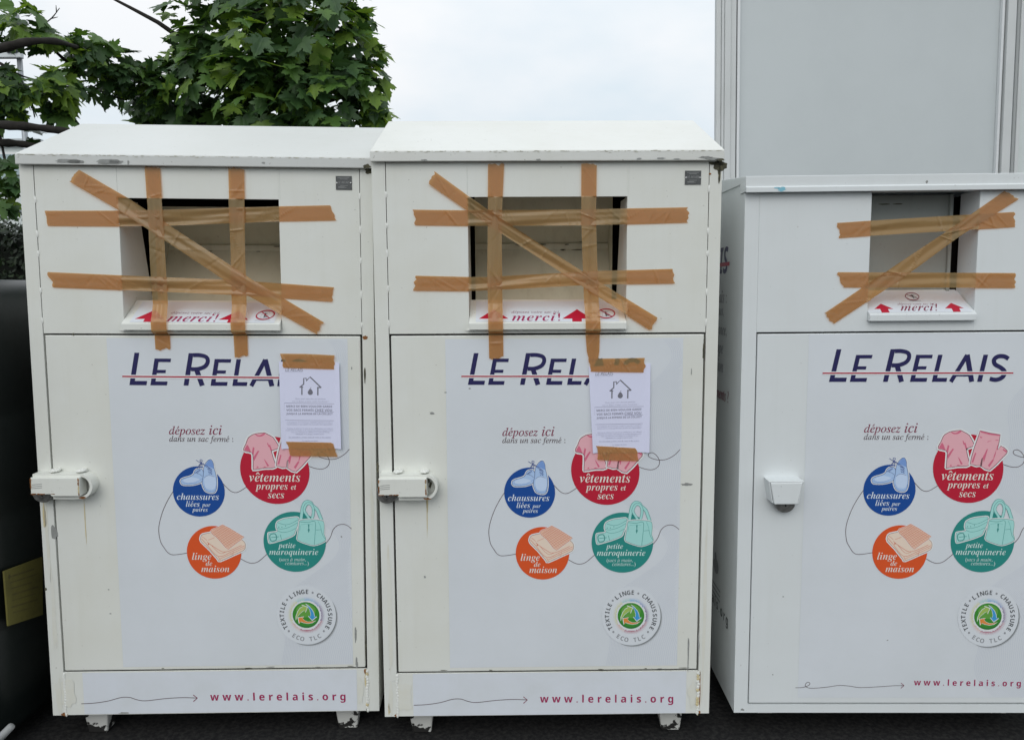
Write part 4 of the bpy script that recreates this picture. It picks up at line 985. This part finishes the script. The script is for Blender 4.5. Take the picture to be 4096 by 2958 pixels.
# ------------------------------------------------------------------ tall grey cabin behind the low bin
M_PANEL = mat('cabin panel', (.545, .585, .595), .5, dirt=(.50, .54, .55), dscale=1.5, damt=.8, bump=.05, bscale=500)
M_POST = mat('cabin posts', (.60, .62, .62), .45, dirt=(.52, .54, .53), dscale=3, damt=.7)
M_TRIM = mat('cabin trim', (.70, .72, .73), .4)
M_SEAL = mat('cabin seal', (.36, .38, .38), .6)
def cabin():
    Y = 5.2
    base = at(2867, 350, Y); base.z = 0
    sc = (at(3867, 350, Y).x - at(2867, 350, Y).x) / 1000
    Mx = Matrix.Translation(base) @ Matrix.Rotation(-.020, 4, 'Y') @ Matrix.Rotation(R(-.5), 4, 'Z')
    zr = at(2867, 350, Y).z
    sh = math.sin(-.020) * zr
    root = empty('panel_wall', Mx); tag(root, 'tall grey panel wall with pale edge posts behind the lower flat-topped bin', 'wall', kind='thing')
    X = lambda px: (px - 2867) * sc - sh
    zt = 3.9
    b = MB(); b.box(X(2867), X(4046), .045, .07, .12, zt, M_PANEL); b.build('wall_panel', root, bevel=.01)
    for nm, cuts in (('corner_post', [(2867, 2886, .012, M_POST), (2886, 2897, .0, M_POST), (2897, 2922, -.008, M_POST), (2922, 2945, .006, M_POST), (2945, 2950, .03, M_SEAL), (2950, 2962, .012, M_TRIM)]), ('corner_post', [(3995, 4006, .012, M_TRIM), (4006, 4012, .026, M_SEAL), (4012, 4046, -.004, M_POST)])):
        p = MB()
        for x0, x1, y, m_ in cuts: p.box(X(x0) + .0005, X(x1) - .0005, y, .044, .12, zt, m_)
        p.build(nm, root, bevel=.006)
    r = MB(); r.box(X(2860), X(4050), -.03, .10, zt, zt + .16, M_POST); r.build('roof_rail', root, bevel=.02)
    s = MB(); s.box(X(2867), X(4046), 0, .07, .002, .118, M_SEAL); s.build('base_rail', root, bevel=.01)
    root2 = empty('panel_wall', Mx @ Matrix.Translation((X(4062), .03, 0))); tag(root2, 'pale panel wall of which only a sliver shows at the photo edge', 'wall', kind='thing')
    q = MB(); q.box(.045, 2.2, .04, .12, .1, zt, mat('cabin panel pale', (.64, .69, .68), .5, dirt=(.56, .6, .59), dscale=2, damt=.7)); q.build('wall_panel', root2, bevel=.01)
    q = MB(); q.box(0, .02, .0, .039, .1, zt, M_SEAL); q.box(.0205, .045, -.006, .039, .1, zt, M_POST); q.build('corner_post', root2, bevel=.004)
cabin()

# ------------------------------------------------------------------ dark recycling bank, far left
M_PE = mat('dark plastic', (.005, .008, .0075), .36, spec=.35, dirt=(.014, .017, .016), dscale=7, damt=.6, bump=.15, bscale=60)
M_YEL = mat('faded yellow label', (.125, .112, .022), .65, dirt=(.05, .046, .011), dscale=9, damt=.8)
def bank():
    Xr = -1.748; ztop = at(60, 1114, 2.7).z
    root = empty('recycling_bank', Vector((Xr - .65, 3.0, 0))); tag(root, 'dark green plastic recycling bank with a yellow label, left of the bins', 'recycling bank')
    b = MB(); n = 40
    levels = [(.06, .93), (.10, .95), (.45, .965), (.47, .955), (.49, .965), (.85, .98), (.87, .968), (.89, .98), (1.20, .99), (1.22, .978), (1.24, .99), (ztop - .22, 1.0)] + [(ztop - .20 + .20 * math.sin(R(q)), 1 - .30 * (1 - math.cos(R(q)))) for q in (12, 24, 36, 48, 60, 72, 84)]
    vs_ = []
    for z, k in levels:
        for i in range(n):
            t = 2 * math.pi * i / n; c, s_ = math.cos(t), math.sin(t); e = .32
            x = .65 * k * math.copysign(abs(c) ** e, c); y = .62 * k * math.copysign(abs(s_) ** e, s_)
            vs_.append((x, y, z))
    fs_ = [(j * n + i, j * n + (i + 1) % n, (j + 1) * n + (i + 1) % n, (j + 1) * n + i) for j in range(len(levels) - 1) for i in range(n)]
    fs_ += [tuple(range(n))[::-1], tuple(range((len(levels) - 1) * n, len(levels) * n))]
    b.add(vs_, fs_, M_PE); b.build('body', root, smooth=True)
    l = MB(); pts = [at_x(px, py, Xr - .008) for px, py in ((17, 2283), (170, 2226), (172, 2457), (34, 2502))]
    loc_ = [Vector(p) - root.location for p in pts]
    l.add([(v.x, v.y, v.z) for v in loc_] + [(v.x - .006, v.y, v.z) for v in loc_], [(0, 1, 2, 3), (7, 6, 5, 4), (0, 4, 5, 1), (1, 5, 6, 2), (2, 6, 7, 3), (3, 7, 4, 0)], M_YEL)
    m_s = mat('label smudge', (.07, .062, .018), .7, dirt=(.12, .105, .025), dscale=40, damt=.9)
    for k in range(7):
        t0 = .12 + k * .11; e0, e1 = .10 + .05 * random.random(), .55 + .35 * random.random()
        def lp_(u, v): return loc_[0].lerp(loc_[1], u).lerp(loc_[3].lerp(loc_[2], u), v) + Vector((.0008, 0, 0))
        w_ = .012 + .02 * random.random()
        l.add([lp_(e0, t0), lp_(e1, t0 + .02), lp_(e1, t0 + .02 + w_), lp_(e0, t0 + w_)], [(0, 1, 2, 3)], m_s)
    c_ = loc_[0].lerp(loc_[2], .12); l.add([c_ + Vector((.001, .006 * math.cos(a_), .009 * math.sin(a_))) for a_ in [k * .785 for k in range(8)]], [tuple(range(8))], m_s)
    lab = l.build('yellow_label', root)
    pd = MB()
    a_, b_ = at(-40, 2990, 2.42), at(46, 2902, 2.42)
    pd.tube([tuple(a_ - root.location), tuple(a_.lerp(b_, .5) - root.location), tuple(b_ - root.location)], [.014, .0135, .012], mat('light grey plastic', (.27, .28, .28), .6), 12)
    c_ = Vector((Xr - .12, 2.45, .10)); pd.tube([tuple(a_ - root.location), tuple(c_ - root.location)], .013, mat('light grey plastic', (.45, .46, .47)), 10)
    pd.build('foot_pedal', root, smooth=True)
    for x in (-.5, .5):
        for y in (-.45, .45):
            w = MB(); w.tube([(x - .03, y, .065), (x + .03, y, .065)], .064, mat('rubber', (.02, .02, .02), .8), 20); w.build('wheel', root)
bank()

# ------------------------------------------------------------------ vegetation
def leaf_mat(name, c, tr):
    m = bpy.data.materials.new(name); m.use_nodes = True
    t = m.node_tree; b = t.nodes['Principled BSDF']; L = t.links
    b.inputs['Roughness'].default_value = .45; b.inputs['Specular IOR Level'].default_value = .3
    cc = N(t, 'ShaderNodeTexCoord'); n1 = N(t, 'ShaderNodeTexNoise'); n1.inputs['Scale'].default_value = 9; n1.inputs['Detail'].default_value = 4; L.new(cc.outputs['Object'], n1.inputs['Vector'])
    r = N(t, 'ShaderNodeValToRGB'); r.color_ramp.elements[0].position = .35; r.color_ramp.elements[1].position = .68
    r.color_ramp.elements[0].color = (c[0] * .65, c[1] * .7, c[2] * .75, 1); r.color_ramp.elements[1].color = (c[0] * 1.3, c[1] * 1.22, c[2] * 1.05, 1)
    L.new(n1.outputs[0], r.inputs[0]); L.new(r.outputs[0], b.inputs['Base Color'])
    tl = N(t, 'ShaderNodeBsdfTranslucent'); tl.inputs[0].default_value = (c[0] * 1.5, c[1] * 1.5, c[2] * .6, 1)
    mxs = N(t, 'ShaderNodeMixShader'); mxs.inputs[0].default_value = tr
    L.new(b.outputs[0], mxs.inputs[1]); L.new(tl.outputs[0], mxs.inputs[2]); L.new(mxs.outputs[0], t.nodes['Material Output'].inputs[0])
    return m
LM = [leaf_mat('maple leaf mid', (.075, .155, .034), .25), leaf_mat('maple leaf deep', (.034, .078, .025), .18), leaf_mat('maple leaf fresh', (.15, .25, .04), .32), leaf_mat('maple leaf blue green', (.062, .125, .048), .2)]
M_BARK = mat('dark bark', (.013, .011, .009), .95, dirt=(.035, .03, .024), dscale=25, damt=.8, bump=1.0, bscale=40)
HALF = [(0, .02), (.07, -.05), (.20, -.09), (.38, -.06), (.31, .03), (.42, .07), (.60, .13), (.47, .18), (.40, .24), (.50, .33), (.58, .36), (.78, .56), (.62, .56), (.55, .66), (.46, .59), (.40, .62), (.27, .52), (.23, .60), (.33, .74), (.24, .76), (.20, .88), (.11, .92), (0, 1.15)]
def add_leaf(mb, p, normal, tip, size, m_, rnd):
    nrm = normal.normalized(); tp = (tip - nrm * tip.dot(nrm)).normalized(); sd_ = tp.cross(nrm)
    fold = rnd.uniform(.05, .35); droop = rnd.uniform(.0, .35)
    def P(x, y): return p + (sd_ * x + tp * (y - .1) - nrm * (droop * y * y * .5) + nrm * (fold * abs(x) - .25 * x * x)) * size
    n = len(HALF)
    k = len(mb.v); i = mb.m(m_)
    mid = [(0, .02), (0, .35), (0, .7), (0, 1.15)]
    mb.v += [tuple(P(x, y)) for x, y in HALF] + [tuple(P(-x, y)) for x, y in HALF[1:-1]]
    mb.f.append([k + q for q in range(n)]); mb.mi.append(i)
    mb.f.append([k] + [k + n + q for q in range(n - 2)] + [k + n - 1]); mb.mi.append(i)
def crown(clumps, seed, size=(.065, .138), dens=.50, facing=.55):
    rnd = random.Random(seed); mb = MB()
    for px, py, rp, Y, cnt, *mix in clumps:
        c = at(*zd(px, py), Y); r_ = rp * 1.806 / FPX * Y
        for k in range(int(cnt * dens)):
            while 1:
                q = Vector((rnd.uniform(-1, 1), rnd.uniform(-1, 1), rnd.uniform(-1, 1)))
                if q.length < 1: break
            q = q * (1.0 if q.length > .55 else (.75 + .25 * rnd.random()) / max(q.length, .2) if rnd.random() < .6 else 1)
            if q.length > 1.08: q = q.normalized()
            p = c + Vector((q.x * r_, q.y * min(r_, .34), q.z * r_))
            outw = q.normalized() if q.length > .05 else Vector((0, -1, 0))
            nrm = outw * .5 + Vector((0, -facing * .55, .65)) + Vector((rnd.gauss(0, .38), rnd.gauss(0, .38), rnd.gauss(0, .38)))
            tip = Vector((rnd.gauss(0, .5), -.35 + rnd.gauss(0, .35), -.85 + rnd.gauss(0, .3))) + outw * .35
            v = rnd.random()
            if mix: m_ = LM[2] if v < .40 else LM[0] if v < .75 else LM[1]
            else: m_ = LM[0] if v < .34 else LM[1] if v < .66 else LM[3] if v < .88 else LM[2]
            add_leaf(mb, p, nrm, tip, rnd.uniform(*size), m_, rnd)
    return mb
def maple_dense():
    base = at(*zd(560, 300), 5.0); base.z = 0
    root = empty('maple_tree', base); tag(root, 'dense round-headed maple rising behind the left bin', 'tree')
    cl = [(560, 40, 120, 4.8, 240), (680, 90, 125, 4.6, 280), (765, 90, 75, 4.7, 130, 1), (470, 190, 105, 4.7, 220), (600, 215, 110, 4.5, 240), (720, 215, 100, 4.6, 210), (390, 215, 85, 4.8, 170), (325, 228, 50, 4.9, 70),
          (810, 165, 42, 4.7, 50, 1), (815, 225, 36, 4.7, 40), (838, 258, 20, 4.7, 22, 1), (455, 95, 62, 4.7, 90), (640, -90, 150, 4.8, 260), (490, -60, 90, 4.9, 120), (770, -30, 70, 4.8, 90, 1), (640, 170, 170, 5.2, 210), (420, 240, 110, 5.2, 110), (730, 280, 90, 4.8, 130), (560, 290, 120, 4.8, 170), (540, 130, 80, 4.45, 70, 1), (830, 120, 22, 4.7, 14, 1), (395, 30, 30, 4.7, 16, 1)]
    mb = crown(cl, 5)
    mb.v = [(x - base.x, y - base.y, z - base.z) for x, y, z in mb.v]
    mb.build('crown', root, recalc=False)
    t = MB(); t.tube([(0, 0, 0), (.02, .02, 1.0), (.0, .05, 2.0), (.03, .1, 2.8), (.05, .1, 3.6)], [.13, .11, .085, .06, .03], M_BARK, 12); t.build('trunk', root, smooth=True)
    rnd = random.Random(3)
    def br(pts, r0, r1):
        b = MB(); w = [at(*zd(x, y), Y) - base for x, y, Y in pts]; n = len(w)
        b.tube([tuple(v) for v in w], [r0 + (r1 - r0) * i / (n - 1) for i in range(n)], M_BARK, 7); b.build('limb', root, smooth=True)
    br([(560, 250, 5.0), (480, 150, 4.9), (400, 85, 4.8), (350, 50, 4.8), (290, 18, 4.8), (240, -8, 4.8)], .022, .007)
    br([(560, 260, 5.0), (640, 160, 4.9), (720, 80, 4.8), (790, 60, 4.7)], .035, .008)
    br([(560, 260, 5.0), (450, 240, 4.9), (340, 225, 4.9), (260, 200, 4.9)], .03, .006)
    br([(560, 200, 5.0), (560, 60, 4.9), (600, -80, 4.8)], .04, .012)
    br([(600, 270, 5.0), (700, 230, 4.8), (800, 200, 4.7), (835, 170, 4.7)], .028, .005)
maple_dense()
def maple_side():
    base = at(*zd(-260, 300), 4.3); base.z = 0
    root = empty('maple_tree', base); tag(root, 'maple reaching in over the left bin on bare thick limbs', 'tree')
    cl = [(60, 55, 48, 4.0, 50, 1), (15, 60, 35, 4.1, 30), (105, 75, 28, 4.1, 22, 1), (175, 105, 28, 4.2, 30), (215, 112, 32, 4.3, 36), (245, 150, 38, 4.4, 40), (272, 178, 34, 4.5, 34), (335, 140, 18, 4.6, 8), (8, 190, 40, 3.9, 50, 1), (122, 188, 44, 3.95, 54, 1), (60, 205, 20, 3.9, 12, 1), (190, 122, 36, 4.3, 30), (232, 138, 36, 4.4, 30), (285, 132, 24, 4.5, 16), (255, 195, 28, 4.5, 18), (345, 205, 36, 4.6, 30), (300, 190, 36, 4.6, 28), (370, 120, 22, 4.7, 10), (140, 195, 40, 4.1, 40, 1), (185, 185, 30, 4.3, 24), (120, 230, 22, 4.0, 18, 1), (8, 235, 30, 4.0, 30), (135, 255, 14, 4.0, 7), (18, 385, 24, 3.9, 16, 1), (30, 405, 22, 3.9, 14), (10, 450, 20, 3.9, 14), (12, 355, 14, 3.9, 6, 1), (65, 300, 16, 4.0, 6), (305, 165, 34, 4.6, 28)]
    mb = crown(cl, 8, (.055, .105), dens=.62)
    mb.v = [(x - base.x, y - base.y, z - base.z) for x, y, z in mb.v]
    mb.build('crown', root, recalc=False)
    t = MB(); t.tube([(0, 0, 0), (.0, .0, 1.2), (.05, 0, 2.0), (.0, .05, 3.0), (.05, .05, 4.2)], [.19, .16, .14, .10, .05], M_BARK, 14); t.build('trunk', root, smooth=True)
    def br(pts, r0, r1, sg=8):
        b = MB(); w = [at(*zd(x, y), Y) - base for x, y, Y in pts]; w = [Vector(p) for p in smooth_pts([tuple(v) for v in w], n=4)]; n = len(w)
        rr = random.Random(int(r0 * 9999))
        b.tube([tuple(v) for v in w], [(r0 + (r1 - r0) * i / (n - 1)) * (1 + rr.uniform(-.2, .2)) for i in range(n)], M_BARK, sg); b.build('limb', root, smooth=True)
    br([(-260, 200, 4.3), (-120, 130, 4.15), (0, 108, 3.75), (60, 93, 3.75), (125, 92, 3.85), (180, 108, 4.2), (230, 120, 4.3)], .029, .007)
    br([(-260, 260, 4.3), (-100, 262, 4.1), (0, 276, 3.75), (70, 281, 3.78), (140, 290, 3.85), (220, 300, 4.1), (330, 320, 4.3)], .025, .013)
    br([(-260, 330, 4.3), (-100, 320, 4.05), (0, 316, 3.95), (70, 322, 3.95), (160, 340, 4.0)], .024, .014)
    br([(95, 55, 4.1), (115, 40, 4.1), (132, 18, 4.1)], .004, .002, 5); br([(112, 42, 4.1), (128, 38, 4.1)], .003, .0015, 5); br([(125, 28, 4.1), (124, 12, 4.1)], .003, .0015, 5)
    br([(190, 195, 4.4), (215, 215, 4.4), (235, 250, 4.4)], .004, .002, 5); br([(200, 190, 4.4), (245, 212, 4.5), (280, 222, 4.6)], .008, .004, 6)
    br([(140, 218, 4.1), (155, 232, 4.1), (172, 238, 4.1), (168, 228, 4.1)], .003, .0015, 5); br([(100, 90, 4.1), (140, 130, 4.2), (190, 165, 4.3), (240, 175, 4.4)], .010, .004, 6)
    br([(0, 140, 4.0), (40, 165, 3.95), (90, 180, 3.95)], .009, .003, 6); br([(0, 300, 4.0), (10, 350, 3.95), (20, 400, 3.9), (10, 450, 3.9)], .008, .003, 6)
maple_side()
def hedge():
    top = at(40, 893, 5.6).z
    base = Vector((-4.4, 5.9, 0)); root = empty('hedge', base); tag(root, 'dark clipped hedge behind the recycling bank', 'hedge')
    rnd = random.Random(4); mb = MB()
    m1 = leaf_mat('hedge leaf', (.016, .032, .011), .1); m2 = leaf_mat('hedge leaf dark', (.008, .017, .007), .08)
    for k in range(9000):
        f = rnd.random()
        x = rnd.uniform(-1.6, 1.7)
        if f < .3: y, z = rnd.uniform(-.35, .5), top + rnd.gauss(-.02, .045)
        else: y, z = -.35 + rnd.gauss(0, .05), rnd.uniform(.9, top)
        p = Vector((x, y, z)); s_ = rnd.uniform(.016, .034)
        nrm = Vector((rnd.gauss(0, .6), -.7 + rnd.gauss(0, .4), .5 + rnd.gauss(0, .4))).normalized(); t_ = nrm.orthogonal().normalized(); t_.rotate(Matrix.Rotation(rnd.uniform(0, 6.28), 3, nrm)); b_ = nrm.cross(t_)
        mb.add([p - t_ * s_, p + b_ * s_ * .5, p + t_ * s_, p - b_ * s_ * .5], [(0, 1, 2, 3)], m1 if rnd.random() < .5 else m2)
    mb.build('foliage', root, recalc=False)
    c = MB(); c.box(-1.6, 1.7, -.28, .5, 0, top - .08, mat('hedge inside', (.006, .009, .005), .95)); c.build('stem_mass', root)
hedge()

# ------------------------------------------------------------------ post and pale building, far left
def post():
    M_P = mat('galvanised post', (.30, .32, .34), .4, .5, dirt=(.22, .24, .25), dscale=8, damt=.7)
    b0 = at(101, 564, 7.0); base = Vector((b0.x, 7.0, 0)); root = empty('street_post', base); tag(root, 'grey metal post with a dark box near its top behind the maple leaves', 'post')
    zt = at(76, 60, 7.0).z
    p = MB(); dx = at(79, 168, 7.0).x - b0.x; zA_ = at(79, 168, 7.0).z
    p.tube([(0, 0, 0), (0, 0, 2.0), (0, 0, zt)], [.034, .026, .022], M_P, 14); p.build('pole', root, smooth=True)
    q = MB(); c_ = at(52, 190, 6.96); q.box(c_.x - base.x - .05, c_.x - base.x + .045, -.07, .02, c_.z - .05, c_.z + .055, mat('dark box', (.03, .035, .045), .5)); q.build('control_box', root, bevel=.01)
    q = MB(); c_ = at(35, 218, 6.96); q.box(c_.x - base.x - .5, c_.x - base.x + .11, -.05, .0, c_.z - .03, c_.z + .022, mat('pale arm', (.66, .70, .72), .5)); q.build('cross_arm', root, bevel=.008)
post()
def far_building():
    Y = 26.0
    a_ = at(-900, 560, Y); b_ = at(150, 560, Y); zt = at(60, 585, Y).z
    root = empty('office_building', Vector((a_.x, Y, 0))); tag(root, 'pale distant building glimpsed under the maple limbs', 'building')
    Wd = b_.x - a_.x; m_w = mat('pale render', (.66, .71, .70), .7, dirt=(.6, .64, .63), dscale=.6, damt=.6); m_g = mat('building glass', (.35, .45, .47), .15)
    w = MB(); w.box(0, Wd, 0, 8, 0, zt, m_w); w.build('wall', root)
    c = MB(); c.box(-.1, Wd + .12, -.15, 8.1, zt, zt + .22, mat('cornice', (.5, .54, .55), .6)); c.build('cornice', root)
    zs = at(60, 836, Y).z
    for k in range(2):
        s = MB(); s.box(-.05, Wd + .06, -.10, -.002, zs - .12 - k * 2.9, zs + .10 - k * 2.9, mat('grey band', (.26, .30, .32), .6)); s.build('string_course', root)
    for k in range(int(Wd / 1.9)):
        x = Wd - 1.5 - k * 1.9
        for z0 in (zs + .6, zs - 2.2):
            if x < .2 or z0 < .3: continue
            f = MB(); f.box(x, x + 1.2, -.05, -.003, z0, z0 + 1.25, mat('window frame', (.78, .79, .79), .5)); fo = f.build('window', root, bevel=.01)
            gl = MB(); gl.box(x + .07, x + 1.13, -.06, -.0515, z0 + .07, z0 + 1.18, m_g); gl.build('pane', fo)
far_building()
